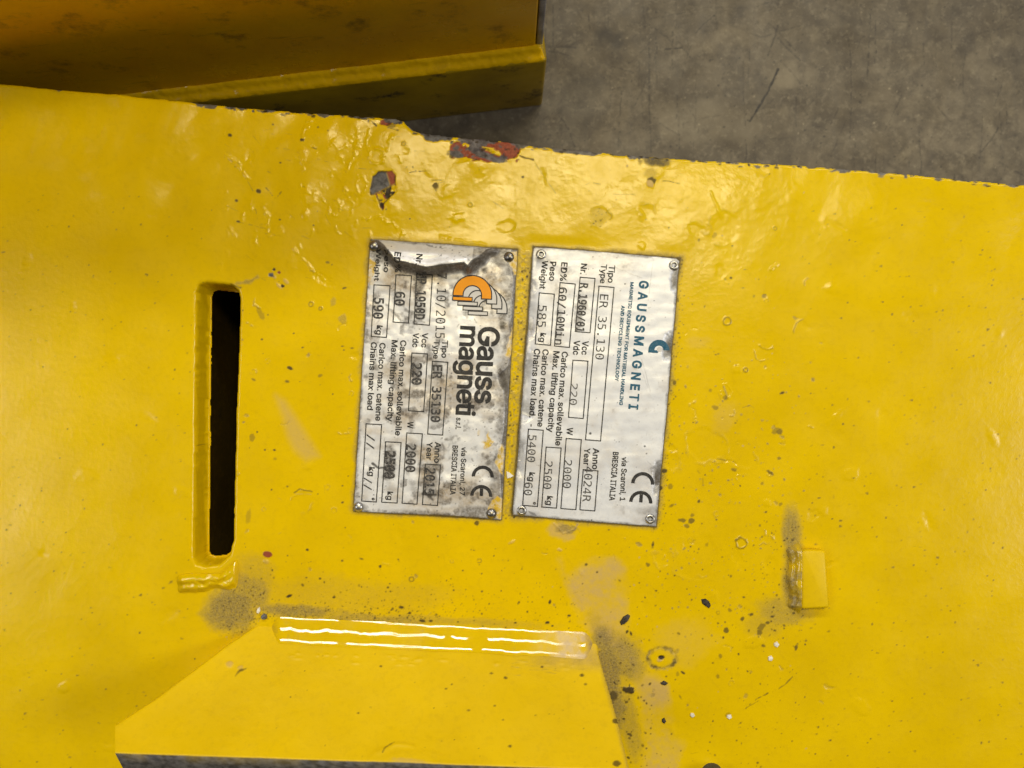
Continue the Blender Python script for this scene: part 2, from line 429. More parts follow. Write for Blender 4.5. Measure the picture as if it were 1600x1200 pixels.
# ------------------------------------------------------------------ second magnet in the background
def U(x, y, z): return Vector((x * S, y * S, z * S))
beam = empty('magnet_block', U(-800, 760, ZF))
tag(beam, 'scuffed dark yellow magnet block with weld seam standing on the floor behind', 'lifting magnet')
ang = math.atan2(71.4, 602.0)
ex = Vector((math.cos(ang), math.sin(ang), 0)); ey = Vector((-math.sin(ang), math.cos(ang), 0))
CORNER = Vector((65.6, 602.0, 0))          # front right corner of the base, in units
def bl(a, b, z):                            # a: along to the right, b: back, z up (units) -> metres, relative to the empty
    v = CORNER + ex * a + ey * b
    return Vector((v.x * S, v.y * S, z * S))
def box_between(name, a0, a1, b0, b1, z0, z1, mat, bev, parent, seg=3):
    bm = bmesh.new()
    vs = [bm.verts.new(bl(a, b, z)) for z in (z0, z1) for a, b in ((a0, b0), (a1, b0), (a1, b1), (a0, b1))]
    for f in ((3, 2, 1, 0), (4, 5, 6, 7), (0, 1, 5, 4), (1, 2, 6, 5), (2, 3, 7, 6), (3, 0, 4, 7)): bm.faces.new([vs[i] for i in f])
    bmesh.ops.bevel(bm, geom=list(bm.edges), offset=bev * S, segments=seg, profile=0.5, affect='EDGES')
    me = bpy.data.meshes.new(name); bm.to_mesh(me); bm.free(); me.materials.append(mat)
    for p in me.polygons: p.use_smooth = True
    o = bpy.data.objects.new(name, me); COL.objects.link(o)
    o.parent = parent; o.matrix_parent_inverse = parent.matrix_world.inverted()
    return o
bpy.context.view_layer.update()
def fix_parent(o, p):
    bpy.context.view_layer.update()
    o.parent = p; o.matrix_parent_inverse = p.matrix_world.inverted()
    return o
# base block, its front face a dented sheet with wear
bpy.context.view_layer.update()
base = box_between('base_block', -1900, 0, 0, 520, ZF, -250, M_base, 7, beam)
box_between('side_wall', -1900, -19, 25, 470, -251, 380, M_beam, 4, beam)
plate_end = box_between('end_plate', -18, -6, 26, 470, -236, 365, M_scraped, 2, beam)
tag(plate_end, 'scraped bare steel end plate')
# seam between base and wall
def bead_sheet(name, path, ridges, n_along, mat, parent, amp, seed, n_across=26, ends=(0.03, 0.03), sink_end=0.0):
    """path(s) -> (foot point, top point) in units; ridges: (position, height, width, waviness)"""
    s = np.linspace(0, 1, n_along); t = np.linspace(-0.12, 1.12, n_across)
    F = Field(s * 1000, t * 100, seed)
    A, B, nrm, L = path(s)
    T = np.clip(t, 0, 1)
    P = A[None] * (1 - T)[:, None, None] + B[None] * T[:, None, None]
    hh = np.zeros((n_across, n_along))
    ss = s[None] * L; tt = t[:, None] + 0 * ss
    for (pos, ht, wd, wv) in ridges:
        c = pos + wv * (fbm(ss, 0 * ss + pos * 50, 38, 3, seed) + 0.4 * fbm(ss, 0 * ss + pos * 50, 11, 2, seed + 5))
        hh += ht * (1 + 0.45 * fbm(ss, tt * 0 + pos * 90, 70, 3, seed + 9)) * np.exp(-((tt - c) / wd) ** 2)
    hh += amp * fbm(ss, tt * 40, 22, 3, seed + 2)
    hh += 0.25 * amp * fbm(ss, tt * 40, 6, 2, seed + 4)
    edge = sstep(-0.12, 0.04, tt) * sstep(1.12, 0.96, tt)
    e0, e1 = ends
    edge = edge * sstep(0, e0, s)[None] * sstep(1, 1 - e1, s)[None]
    hh = hh * edge - 1.0 * (1 - edge)
    sink = (1 - sstep(0, e0, s) * sstep(1, 1 - e1, s)) ** 1.1 * sink_end
    V = P + nrm[None, None] * hh[..., None]; V[..., 2] -= sink[None]; V = V * S
    o = sheet_object(name, F, V, mat, None)
    return F, o
def seam_path(s):
    a = -1900 + s * 1898
    p = np.array([[*(CORNER + ex * float(x) + ey * 1.0).to_2d(), -254] for x in a])
    q = np.array([[*(CORNER + ex * float(min(x, -12)) + ey * 31.0).to_2d(), -232] for x in a])
    n = np.array([-ey.x * .1 * 0 - ey.x * .6, -ey.y * .6, 0.8])
    return p, q, n, 1900.0
F_, seam = bead_sheet('weld_seam', seam_path, [(0.2, 3.5, 0.16, 0.04), (0.72, 3.5, 0.2, 0.05)], 900, M_beam_bead, beam, 2.4, 5, 22, (0.002, 0.004))
fix_parent(seam, beam)

# ------------------------------------------------------------------ main magnet: top plate
magnet = empty('lifting_magnet', U(0, -200, ZF))
tag(magnet, 'bright yellow lifting magnet with two riveted nameplates and chipped paint in front', 'lifting magnet')
bpy.context.view_layer.update()

OUT = [(-700, 58), (350, 165), (440, 172), (520, 178), (585, 183), (618, 185), (630, 189), (637, 197), (646, 205), (672, 209),
       (720, 214), (760, 217), (850, 229), (945, 239), (1020, 245), (1100, 250), (1250, 258), (1600, 288), (2300, 350),
       (2300, 1750), (-700, 1750)]
SLOT = [(318, 886), (340, 884), (358, 868), (364, 845), (366, 760), (369, 640), (373, 540), (375, 470), (372, 454), (362, 446), (345, 443), (322, 441), (311, 445), (306, 456), (302, 872), (306, 882)]
PX = axis((-700, 0, 25), (0, 290, 2.4), (290, 1262, 1.25), (1262, 1610, 2.4), (1610, 2300, 25))
PY = axis((40, 60, 5), (60, 1215, 1.25), (1215, 1750, 20))
F = Field(PX, PY, 3)
X, Y = F.X, F.Y
sd = np.minimum(sd_poly(X, Y, OUT), -sd_poly(X, Y, SLOT))
top_d = Y - np.interp(X[0], [p[0] for p in OUT[:19]], [p[1] for p in OUT[:19]])[None]   # distance below the top edge
chipn = fbm(X, Y, 22, 4, 21)
sdw = sd + 0.8 * fbm(X, Y, 14, 3, 22) - 2.4 * sstep(0.25, 0.6, chipn) * sstep(60, 5, np.abs(top_d))
# undulating, hand-filled surface, strongest along the top band
band = sstep(235, 60, top_d)
wob = fbm(X + 0.35 * Y, Y * 0.65, 100, 2, 31) * 6.5 + fbm(X + .4 * Y, Y * .8, 46, 2, 37) * (.9 + 1.3 * sstep(600, 500, X))
plates_mask = np.maximum(sstep(-22, -4, sd_poly(X, Y, [(580, 375), (808, 390), (783, 812), (553, 798)])),
                         sstep(-22, -4, sd_poly(X, Y, [(833, 385), (1062, 404), (1025, 823), (800, 805)])))
F.h += wob * (0.10 + 0.90 * band) * (1.15 - .35 * sstep(520, 640, X) - .35 * sstep(960, 1120, X)) * (1 - 0.9 * plates_mask)
F.h += 0.14 * fbm(X, Y, 13, 3, 41) * (0.35 + 0.65 * band) * (1 - plates_mask)
F.h += 0.35 * np.abs(fbm(X + 12 * fbm(X, Y, 40, 2, 46), Y, 34, 3, 45)) * band * (1 - plates_mask)
# --- wear
ys_left = lambda x: 1
# paint lost along the top edge
edge_n = fbm(X, Y, 30, 4, 51)
lost = sstep(0, 1.2, (2.0 + 6.0 * sstep(0.12, 0.55, edge_n)) * sstep(0.02, 0.25, edge_n) - sd) * (np.abs(top_d) < 24)
F.m['steel'] = np.maximum(F.m['steel'], lost * 0.95)
for (x, y, rx, ry) in ((360, 167, 8, 4), (376, 168, 8, 3), (422, 171, 9, 4.5), (555, 181, 12, 5), (568, 182, 9, 5), (612, 188, 13, 5), (622, 190, 8, 5),
                       (690, 212, 16, 7), (665, 208, 12, 4), (675, 214, 13, 7), (700, 211, 6, 3), (842, 228, 9, 3), (918, 235, 5, 4), (932, 236, 4, 3),
                       (964, 240, 4, 2.5), (1049, 246, 5, 2), (1163, 252, 5, 2), (925, 234, 14, 3), (890, 231, 10, 2.5)):
    F.blob('steel', x, y, rx, ry, 0.1, 1.0, 0.8, 0.45, -1.0)
# big red-primer scar on the edge
for (x, y, rx, ry, a) in ((722, 233, 19, 13, -0.2), (748, 228, 28, 13, 0.15), (782, 231, 30, 15, 0.2), (800, 234, 11, 10, 0), (760, 242, 28, 10, 0.15), (742, 240, 22, 8, .1)):
    F.blob('red', x, y, rx, ry, a, 1.0, 0.8, 0.35, -0.9)
for (x, y, rx, ry, a) in ((745, 222, 22, 8, 0.1), (742, 234, 16, 6, 0.6), (755, 240, 18, 4, 0.25), (778, 249, 12, 5, 0.1), (765, 246, 20, 3.5, .2), (712, 240, 12, 5, 0.1), (735, 220, 20, 6, .1), (760, 219, 18, 5, 0.1), (712, 231, 5, 3, 0), (787, 246, 6, 4, 0)):
    F.blob('steel', x, y, rx, ry, a, 0.95, 1.0, 0.55, -0.3)
for (x, y, rx, ry) in ((765, 233, 11, 3.6), (775, 238, 8, 3.4), (728, 226, 5, 3), (778, 219, 5, 2)):
    F.blob(None, x, y, rx, ry, 0.25, 1, 0.8, 0.4, 1.0, clear=('red', 'steel', 'dark'))
F.line('dark', [(812, 242), (820, 246), (833, 249)], 3, 0.8); F.line('dark', [(836, 255), (868, 302)], 1.1, 0.5)
for k in range(46):
    x = rng.uniform(704, 812); y = 238 + (x - 704) * .02 + rng.uniform(-22, 12)
    F.blob(rng.choice(('steel', 'steel', 'red', 'dark')), x, y, rng.uniform(1.2, 4.5), rng.uniform(1, 2.5), rng.uniform(-.4, .6), rng.uniform(.7, 1), .8, .6, rng.uniform(-.6, .2))
for k in range(130):
    x = rng.uniform(350, 1600); y = float(np.interp(x, [p[0] for p in OUT[:19]], [p[1] for p in OUT[:19]])) + abs(rng.gauss(0, 3.0)) + .5
    F.blob(rng.choice(('steel', 'steel', 'dark')), x, y, rng.uniform(1.2, 5), rng.uniform(.8, 2.4), rng.uniform(-.2, .4), rng.uniform(.7, 1), .7, .6, rng.uniform(-.8, .1))
# scar with a curled flake, left of centre
scar = [(580, 290), (583, 276), (592, 269), (612, 267), (617, 272), (618, 285), (620, 300), (612, 306), (606, 312), (600, 318), (598, 328), (592, 316), (588, 306), (580, 305), (578, 296)]
w = F.win(565, 255, 635, 340); sp = sd_poly(X[w] + 1.4 * fbm(X[w], Y[w], 7, 3, 61), Y[w] + 1.4 * fbm(X[w], Y[w], 7, 3, 62), scar)
mk = sstep(-0.8, 0.8, sp); F.h[w] -= 1.6 * mk
upper = sstep(3, -3, (Y[w] - 296) + 0.5 * (X[w] - 600))
redm = sstep(-2, 2, (X[w] - 607) - 0.3 * (Y[w] - 280)) * upper
F.put('steel', w, mk * upper * (1 - redm)); F.put('red', w, mk * redm)
low = mk * (1 - upper)
F.put('dark', w, low * sstep(0.1, 0.35, fbm(X[w], Y[w], 8, 3, 63)))
F.put('red', w, low * sstep(0.2, 0.4, fbm(X[w], Y[w], 9, 3, 66)))
F.h[w] += low * 2.2 * np.abs(fbm(X[w], Y[w], 12, 2, 64))
F.m['dark'][w] = np.maximum(F.m['dark'][w], 0.8 * np.exp(-((sp - 0.3) / 1.2) ** 2) * (fbm(X[w], Y[w], 9, 2, 65) > -0.1))
F.line('dark', [(601, 288), (609, 300)], 1.4, 0.8)
F.blob('steel', 583, 298, 4, 6, 0, 0.9, 0.8, 0.4); F.blob('red', 597, 322, 3, 6, -0.2, 1, .8, .3)
# marks near the top left edge
F.blob('red', 602, 191, 9, 5, 0.1, 1, 0.8, 0.3, -0.8); F.line('dark', [(580, 189), (588, 197)], 3.2, 0.9); F.line('dark', [(606, 200), (622, 204)], 2.6, 0.85)
F.blob('dark', 612, 196, 8, 4, 0.2, .6, 1, .6)
F.line('dark', [(633, 264), (642, 258), (651, 268), (667, 270)], 2.0, 0.75, broken=0.1); F.line('dark', [(640, 270), (655, 267), (668, 268)], 1.6, 0.8, broken=.1)
F.blob('dark', 680, 291, 6, 5, 0.4, 0.85, 1.5, 0.7); F.line('dark', [(675, 281), (690, 281)], 1.2, 0.7); F.line('dark', [(684, 286), (694, 284)], 1.0, 0.6)
F.ring(631, 225, 2.6, 0.6, 0.9, 'dark', 0.5, gap=0); F.ring(735, 319, 3, 0.5, .9, 'dark', .4, gap=0)
F.blob('dark', 817, 276, 2.0, 1.6); F.blob('dark', 1018, 283, 7, 6, 0.5, 0.85, 1.2, 0.5); F.blob('pale', 1016, 287, 6, 5, 0.4, 1.0, 1, 0.4, 0.6, clear=('dark',))
F.blob('dark', 1024, 252, 18, 6, 0.1, 0.6, 3, 0.8); F.blob('dust', 1024, 252, 20, 8, 0.1, 0.95, 3, 0.7); F.blob('dark', 1033, 257, 6, 4, 0.3, 0.6, 1.5, 0.6); F.blob('dark', 1012, 251, 5, 3, .2, .5, 1.5, .6)
F.blob('dust', 1016, 270, 9, 9, 0, 0.35, 4, 0.4)
F.line('dark', [(1034, 283), (1045, 283), (1062, 287)], 1.8, 0.8, broken=0.1); F.line('dark', [(914, 289), (921, 286), (938, 288)], 1.2, 0.6, broken=.2)
F.line(None, [(1110, 300), (1127, 340)], 5, dz=0.5)
F.line('dark', [(958, 304), (985, 303), (992, 305)], 1.0, 0.4)
# left part scratches
for pts, wd, v in (([(415, 292), (425, 305)], 2.2, .7), ([(398, 325), (402, 342)], 1.8, .5), ([(386, 282), (398, 303)], 1.6, .6), ([(420, 318), (434, 305), (439, 299)], 3.4, .55),
                   ([(488, 231), (500, 235)], 2.4, .6), ([(350, 246), (375, 256)], 2.0, .4), ([(352, 320), (372, 330)], 1.2, .4), ([(360, 344), (420, 358)], 1.4, .5),
                   ([(432, 231), (455, 234)], 1.2, .35), ([(442, 243), (448, 250), (460, 252)], 1.4, .4), ([(395, 345), (430, 368)], 1.2, .35), ([(508, 335), (516, 352)], 1.0, .4),
                   ([(550, 357), (580, 356)], 1.0, .4), ([(409, 204), (425, 200)], 1.0, .3), ([(400, 430), (415, 438)], 1.4, .3)):
    F.line('dark', pts, wd, v, broken=0.05)
for (x, y, r) in ((473, 219, 3.2), (403, 298, 4.2), (369, 313, 2.4), (359, 211, 3), (497, 199, 1.6), (438, 254, 1.8), (426, 194, 1.6), (437, 343, 1.8), (490, 352, 1.4), (372, 346, 2.6), (513, 205, 1.2)):
    F.blob('dark', x, y, r, r * 0.75, 0.2, 0.9, 0.8, 0.4)
for k in range(34):
    x = rng.uniform(345, 640); y = rng.uniform(195, 430); a = rng.uniform(.9, 2.3); L = rng.uniform(6, 26)
    F.line(None, [(x, y), (x + L * .5 * math.cos(a) + rng.uniform(-3, 3), y + L * .5 * math.sin(a)), (x + L * math.cos(a), y + L * math.sin(a))], rng.uniform(2, 6), soft=3.0, wob=3, dz=rng.uniform(.35, .9), broken=.3)
for k in range(22):
    F.blob(None, rng.uniform(345, 760), rng.uniform(215, 370), rng.uniform(5, 16), rng.uniform(4, 11), rng.uniform(0, 3), soft=rng.uniform(3, 6), wob=.6, dz=rng.choice((-1, 1)) * rng.uniform(.4, 1.0))
for k in range(30):
    x = rng.uniform(345, 800); y = rng.uniform(200, 400); a = rng.uniform(-.2, .9); L = rng.uniform(5, 22)
    F.line('dark', [(x, y), (x + L * math.cos(a), y + L * math.sin(a))], rng.uniform(.7, 1.8), rng.uniform(.2, .6), broken=.1)
# raised paint drips, scabs and ridges that catch the light
for pts, wd, dz in (([(484, 185), (478, 200), (471, 216)], 7, 1.4), ([(352, 244), (372, 256), (385, 275)], 6, 1.3), ([(415, 330), (419, 350), (421, 370)], 4, 1.3),
                    ([(457, 387), (470, 402), (480, 412), (487, 424)], 3.2, 1.6), ([(496, 428), (506, 438)], 3, 1.3), ([(540, 268), (556, 236), (562, 222)], 7, 1.3),
                    ([(504, 314), (510, 322), (514, 331)], 3.5, 1.4), ([(574, 205), (576, 240), (580, 255)], 5, 1.2), ([(520, 250), (545, 225), (560, 200)], 5, .8),
                    ([(612, 215), (606, 232), (596, 248)], 8, 1.2), ([(572, 345), (592, 340), (615, 352)], 6, 1.6), ([(620, 356), (628, 366), (624, 375)], 4, 1.2),
                    ([(688, 372), (720, 376), (760, 384)], 3.5, 1.2), ([(745, 380), (765, 384), (780, 388)], 3, 1.2)):
    F.line(None, pts, wd * .8, dz=dz * .75, soft=3.2, wob=5.0, broken=.3)
F.ring(590, 245, 12, 1.2, 2.2); F.ring(523, 325, 9, 0.9, 1.6, ry=12); F.blob(None, 477, 335, 5, 7, 0.2, soft=3, dz=1.2); F.ring(565, 290, 8, .7, 1.6, ry=14)
for (x, y, r, dz) in ((937, 340, 17, .8), (1130, 355, 24, 1.0), (1090, 870, 36, 1.1), (1035, 873, 15, 0.9), (475, 785, 16, 1.2), (1052, 722, 14, 0.8), (1100, 695, 30, 0.9), (1158, 712, 22, 0.9), (1010, 330, 12, .5), (1190, 268, 9, 0.5)):
    F.ring(x, y, r, dz * .45, 2.4, 'dust', 0.18, wob=.5, gap=.55); F.blob(None, x, y, r * 0.85, soft=4, wob=0.4, dz=-0.5)
F.blob('dust', 937, 338, 16, 14, 0, .22, 6, .9); F.ring(937, 340, 15, .5, 1.4, 'dark', .35, wob=.5, gap=.5); F.specks(14, (925, 326, 950, 354), rng, (.6, 1.6), 'dark', (.4, .8))
F.line('dark', [(460, 770), (468, 764), (488, 768)], 2.6, 0.6); F.line('pale', [(462, 772), (486, 772)], 2, .5)
F.line('dust', [(370, 443), (390, 440), (402, 432)], 7, 0.7, soft=3); F.line('dark', [(360, 444), (376, 450)], 3.5, 0.8, soft=2)
for (x, y, r, k) in ((424, 430, 4.5, 'steel'), (436, 426, 3, 'red'), (428, 421, 2.5, 'dark'), (441, 447, 3, 'dark')):
    F.blob(k, x, y, r, r * 0.8, 0.3, 1, 0.8, 0.5, -0.5)
for (x, y, rx) in ((422, 429, 5), (430, 443, 6), (442, 437, 5)): F.blob('pale', x + 5, y + 3, rx, 2, 0.8, 0.7, 1, 0.6, 0.4)
F.ring(486, 475, 3.4, .6, 1.0, 'dark', .6, gap=0); F.ring(501, 482, 2.4, .6, .9, 'dark', .6, gap=0); F.blob('dust', 536, 500, 6, 7, .3, .5, 2, .8); F.blob('dust', 520, 472, 4, 6, .3, .45, 2, .6)
for (x, y, rx, ry, a, v) in ((453, 575, 4.5, 3, .4, .9), (449, 596, 3.4, 2, .2, .7), (500, 587, 3.5, 2.5, -.2, .5), (538, 450, 3.5, 1.4, -.2, .9), (512, 410, 3.2, 1.8, .2, .6), (396, 593, 3.5, 1.6, .5, .6),
                             (409, 530, 1.8, 1.4, 0, .9), (459, 521, 1.4, 1.3, 0, .9), (473, 543, 1.6, 1.1, 0, .9), (535, 541, 2, 1, 0, .9), (550, 544, 2.4, 1, 0, .9), (537, 547, 1.4, 1, 0, .8),
                             (394, 684, 4, 7, .1, .45), (388, 808, 4, 12, .1, .3), (407, 490, 4, 12, -.5, .35), (402, 675, 1.4, 1.4, 0, .9), (414, 703, 1.4, 1.6, 0, .9), (429, 703, 2.4, 1.4, .2, .9), (430, 717, 3, 2, 0, .4),
                             (535, 785, 2.2, 1.6, 0, .9), (535, 759, 1.4, 1.2, 0, .8), (449, 760, 1.8, 1.2, .3, .8), (480, 859, 2.2, 1.8, 0, .9), (522, 933, 2.4, 1.8, 0, .9), (452, 931, 5, 2.4, -.35, .95),
                             (473, 914, 2.6, 2, .8, .7), (500, 904, 2, 2, 0, .8), (535, 876, 2.0, 1.5, 0, .8), (594, 885, 1.8, 2.4, 0, .9), (606, 918, 2, 1.6, 0, .8), (610, 924, 1.6, 1.2, .5, .8),
                             (565, 873, 3.5, 1.4, .3, .7), (627, 949, 4, 2.2, 0, .9), (640, 958, 2.6, 2, 0, .9), (660, 970, 5, 2.2, .1, .9), (673, 970, 3, 2, 0, .9), (745, 817, 3.5, 3.5, 0, .8), (684, 838, 1.4, 1.4, 0, .9),
                             (753, 924, 1.8, 1.6, 0, .8), (753, 959, 1.4, 1.4, 0, .8), (805, 973, 2.2, 1.4, 0, .9), (859, 941, 2, 3.4, .1, .95), (855, 973, 3.4, 2.2, 0, .95), (889, 962, 2.8, 2, 0, .9), (863, 978, 1.8, 1.4, 0, .9),
                             (824, 956, 1.4, 1.6, 0, .8), (916, 882, 2.4, 2.2, 0, .8), (933, 894, 1.6, 1.6, 0, .8), (915, 975, 1.8, 1.4, 0, .8), (938, 995, 2.2, 1.6, 0, .8), (811, 941, 1.6, 1.6, 0, .8)):
    F.blob('dark', x, y, rx, ry, a, v, 0.8, 0.35)
F.blob('red', 418, 866, 7.2, 5, .15, 1, .8, .12, 0.4); F.blob('pale', 416, 878, 4, 3, 0, .5, 1.5, .4, 1.0)
F.ring(643, 905, 3.6, .5, 1.1, 'dark', .6, gap=0); F.ring(749, 876, 3, .5, 1.0, 'dark', .5, gap=0.1); F.blob('pale', 800, 847, 6, 2, -.5, .5, 1, .4, 1.0); F.blob('pale', 874, 859, 4, 2, .3, .6, 1, .5, .6)
# right-hand field marks
for (x, y, rx, ry, a, v) in ((1142, 434, 2.2, 1.8, 0, .95), (1092, 375, 2.0, 3, .2, .5), (1101, 479, 1.6, 2.6, .3, .6), (1178, 463, 2.4, 3, 0, .4), (1161, 450, 3, 1, 0, .6), (1117, 368, 4, 6, .5, .35),
                             (1164, 421, 3, 1.4, 0, .6), (1069, 462, 1.4, 1.2, 0, .7), (1054, 598, 3, 4, .2, .75), (1110, 610, 2.4, 3.4, .2, .45), (1117, 637, 5, 4, .2, .5), (1133, 622, 4, 5, .4, .5), (1222, 614, 3.8, 2, -.4, .9),
                             (1118, 554, 1.6, 1.2, 0, .8), (1122, 553, 1.8, 1.2, 0, .8), (1214, 674, 9, 6, .1, .5), (1218, 674, 5, 5, 0, .7), (1083, 660, 1.4, 1.4, 0, .9), (1149, 661, 1.5, 1.3, 0, .8), (1037, 735, 5, 4, .4, .95),
                             (1048, 760, 5, 5, .2, .5), (1031, 763, 4, 5, 0, .95), (1092, 783, 2.4, 3, 0, .85), (1049, 790, 5, 2.4, -.5, .6), (1066, 813, 6, 5, 0, .7), (1080, 814, 6, 6, 0, .75), (1072, 822, 5, 4, .4, .6), (1082, 805, 3.5, 3, 0, .55),
                             (1147, 734, 5, 3, .1, .6), (1203, 738, 6, 3, .7, .75), (1191, 755, 2.2, 4, .5, .5), (1217, 716, 4, 3.5, 0, .6), (1220, 788, 3, 3, 0, .5), (1197, 800, 1.8, 1.6, 0, .9), (1119, 812, 1.2, 1.2, 0, .8),
                             (1020, 851, 2, 5, .1, .9), (1079, 854, 1.6, 1.4, 0, .9), (1092, 858, 1.4, 1.6, 0, .9), (1104, 851, 3.5, 3, 0, .4), (1012, 882, 3.5, 3.5, 0, .65), (1054, 899, 1.6, 1.3, 0, .9), (1040, 904, 1.2, 1.2, 0, .8),
                             (1025, 923, 2, 1.6, .4, .85), (1142, 900, 1.8, 2.4, 0, .6), (1162, 933, 2.6, 2, .3, .8), (1081, 937, 1.8, 1.6, 0, .85), (1102, 929, 1.4, 1.2, 0, .8), (968, 907, 2.8, 1.2, .6, .7), (951, 828, 2, 1.4, -.5, .8),
                             (980, 987, 2.2, 3, .4, .95), (986, 990, 2, 4, -.4, .95), (1135, 985, 4.5, 5, 0, .8), (1130, 996, 1.8, 2, 0, .9), (1160, 967, 2.6, 4, .7, .8), (1174, 960, 4, 3, 0, .85), (1190, 980, 7, 5, -.6, .6), (1187, 988, 4, 6, .5, .7),
                             (1199, 973, 3.5, 2.4, 0, .8), (1207, 963, 3, 2.4, 0, .85), (1140, 953, 4, 4, 0, .55), (1170, 985, 2.4, 3, 0, .6), (1244, 1012, 3, 5, .3, .8), (1193, 1009, 3, 2.4, 0, .75), (1126, 1025, 3, 4, 0, .55), (1114, 1036, 2, 1.6, 0, .8),
                             (1067, 1051, 4, 2, .5, .95), (1059, 1053, 3, 4, 0, .4), (1041, 1057, 1.4, 1.4, 0, .9), (1063, 1089, 1.2, 4, -.5, .6), (1122, 1057, 3, 3.4, .5, .5), (1154, 1022, 1.6, 1.8, 0, .9), (1168, 1049, 1.6, 1.6, 0, .9),
                             (1114, 1127, 1.4, 1.6, 0, .9), (1151, 1157, 1.6, 1.8, 0, .9), (1117, 1180, 1.8, 1.8, 0, .8), (1184, 1192, 2, 2.2, 0, .85), (1064, 1173, 1.4, 1.6, 0, .7), (1049, 1147, 1.6, 2, .3, .8), (1138, 1117, 5, 5, 0, .4), (1060, 990, 3, 2, .3, .6),
                             (1098, 998, 1.4, 1.4, 0, .8), (1122, 974, 1.8, 1.6, 0, .9), (1133, 972, 1.4, 1.4, 0, .9), (1101, 966, 1.6, 1.4, .4, .7), (1004, 1165, 3, 3, .4, .7)):
    F.blob('dark', x, y, rx * .9, ry * .85, a, v * .95, 0.9, 0.55)
F.ring(1136, 502, 6, .8, 1.2, 'dark', .6, gap=0); F.ring(1165, 578, 3.2, .6, 1.0, 'dark', .7, gap=0); F.ring(1211, 357, 2.6, .5, .8, 'dark', .5, gap=0); F.ring(1158, 848, 8.5, 1.0, 1.3, 'dark', .6, gap=0, wob=.28); F.ring(1122, 957, 2.4, .4, .8, 'dark', .4, gap=0)
F.ring(1197, 530, 16, .5, 1.0, 'dark', .3, arc=(1.6, 1.0), gap=0); F.ring(1262, 520, 22, .5, 1.2, 'dark', .4, arc=(-2.5, .8), gap=0)
F.line(None, [(1130, 600), (1132, 612), (1138, 622), (1144, 612), (1136, 600), (1130, 600)], 2, dz=.8); F.line('dust', [(1131, 604), (1136, 618), (1133, 624)], 4, .6, soft=1.5)
F.line('dark', [(1160, 637), (1172, 633), (1178, 638)], 1.4, .45); F.line(None, [(1206, 420), (1216, 412)], 6, dz=1.0, soft=1.5); F.line('dark', [(1034, 640), (1048, 655)], 1.4, .35)
F.line('dark', [(1090, 735), (1099, 745), (1098, 758)], 2.0, .4, soft=2, broken=.2); F.line('dark', [(1120, 717), (1133, 719)], 1.8, .6)
F.line('dark', [(1165, 1107), (1182, 1092), (1200, 1083)], 2.6, .7, broken=0.1); F.line('dark', [(1208, 1082), (1228, 1068), (1245, 1052)], 2.6, .6, broken=0.1); F.line('dark', [(1165, 1107), (1185, 1095)], 1.2, .8)
def gap_f_(x, y): return fbm(x, y, 4.5, 3, 73)
# round spot with hole, lower right
w = F.win(1000, 1000, 1070, 1060); rr = np.hypot((X[w] - 1034) / 23.5, (Y[w] - 1028.5) / 17.5) + 0.10 * fbm(X[w], Y[w], 9, 3, 71)
rr = rr + .10 * gap_f_(X[w], Y[w]); rm = np.exp(-((rr - 0.93) / 0.15) ** 2) * np.clip(.75 + .7 * fbm(X[w], Y[w], 11, 2, 74), 0, 1); F.put('dust', w, rm, 0.9); F.put('dark', w, rm * sstep(-0.1, 0.5, fbm(X[w], Y[w], 5, 2, 72)), 0.75); F.h[w] += -0.8 * np.exp(-((rr - 0.93) / 0.12) ** 2)
F.blob('dark', 1033, 1027, 5, 3.4, 0, 1, .8, .3, -1.5); F.blob('pale', 1031, 1031, 5, 2.4, -.2, 1, .8, .3, .5)
# the little star scar in the dust by the lug
F.blob('dark', 981, 1078, 9, 6.5, .1, .95, 1.0, .55, .8); F.line('dark', [(971, 1074), (983, 1078), (984, 1070)], 2.6, .9)
F.blob('dark', 959, 1087, 6, 6, .1, .7, 2, .6)
# dust films
gap_n = fbm(X, Y, 40, 4, 81); gap_f = fbm(X, Y, 7, 3, 82); gap_g = fbm(X, Y, 3.2, 2, 83)
def dusty(cx, cy, rx, ry, ang, val, key='dust', soft=0.5, grain=0.5):
    grain *= .35
    R = max(rx, ry) * 1.8; w = F.win(cx - R, cy - R, cx + R, cy + R)
    c, s = math.cos(ang), math.sin(ang); u = (X[w] - cx) * c + (Y[w] - cy) * s; v = -(X[w] - cx) * s + (Y[w] - cy) * c
    d = np.hypot(u / rx, v / ry) + 0.50 * gap_n[w] + 0.22 * gap_f[w]
    m = sstep(1 + soft, 1 - soft, d) * (1 - grain + grain * sstep(-0.45, 0.35, gap_g[w] + 0.6 * gap_f[w]))
    F.put(key, w, m, val)
dusty(362, 952, 34, 32, 0.2, .9, grain=.25); dusty(392, 925, 30, 22, .8, .7, grain=.5)
dusty(470, 955, 75, 11, .06, .85, grain=.5); dusty(570, 967, 90, 8, .06, .65, grain=.6); dusty(700, 970, 120, 7, .05, .4, grain=.7)
dusty(400, 900, 36, 26, .9, .3, grain=.7); dusty(540, 930, 130, 28, .05, .22, grain=.8)
dusty(952, 1060, 20, 75, -.20, .95, grain=.2); dusty(970, 1030, 28, 36, -.5, .75, grain=.3); dusty(982, 1120, 14, 70, -.15, .5, grain=.5); dusty(940, 1000, 20, 22, 0, .9, grain=.2)
dusty(1236, 830, 13, 38, 0, .8, grain=.3); dusty(1238, 900, 16, 60, 0, .8, grain=.3); dusty(1228, 955, 40, 20, .1, .5, grain=.4); dusty(1190, 975, 30, 16, .2, .25, grain=.5)
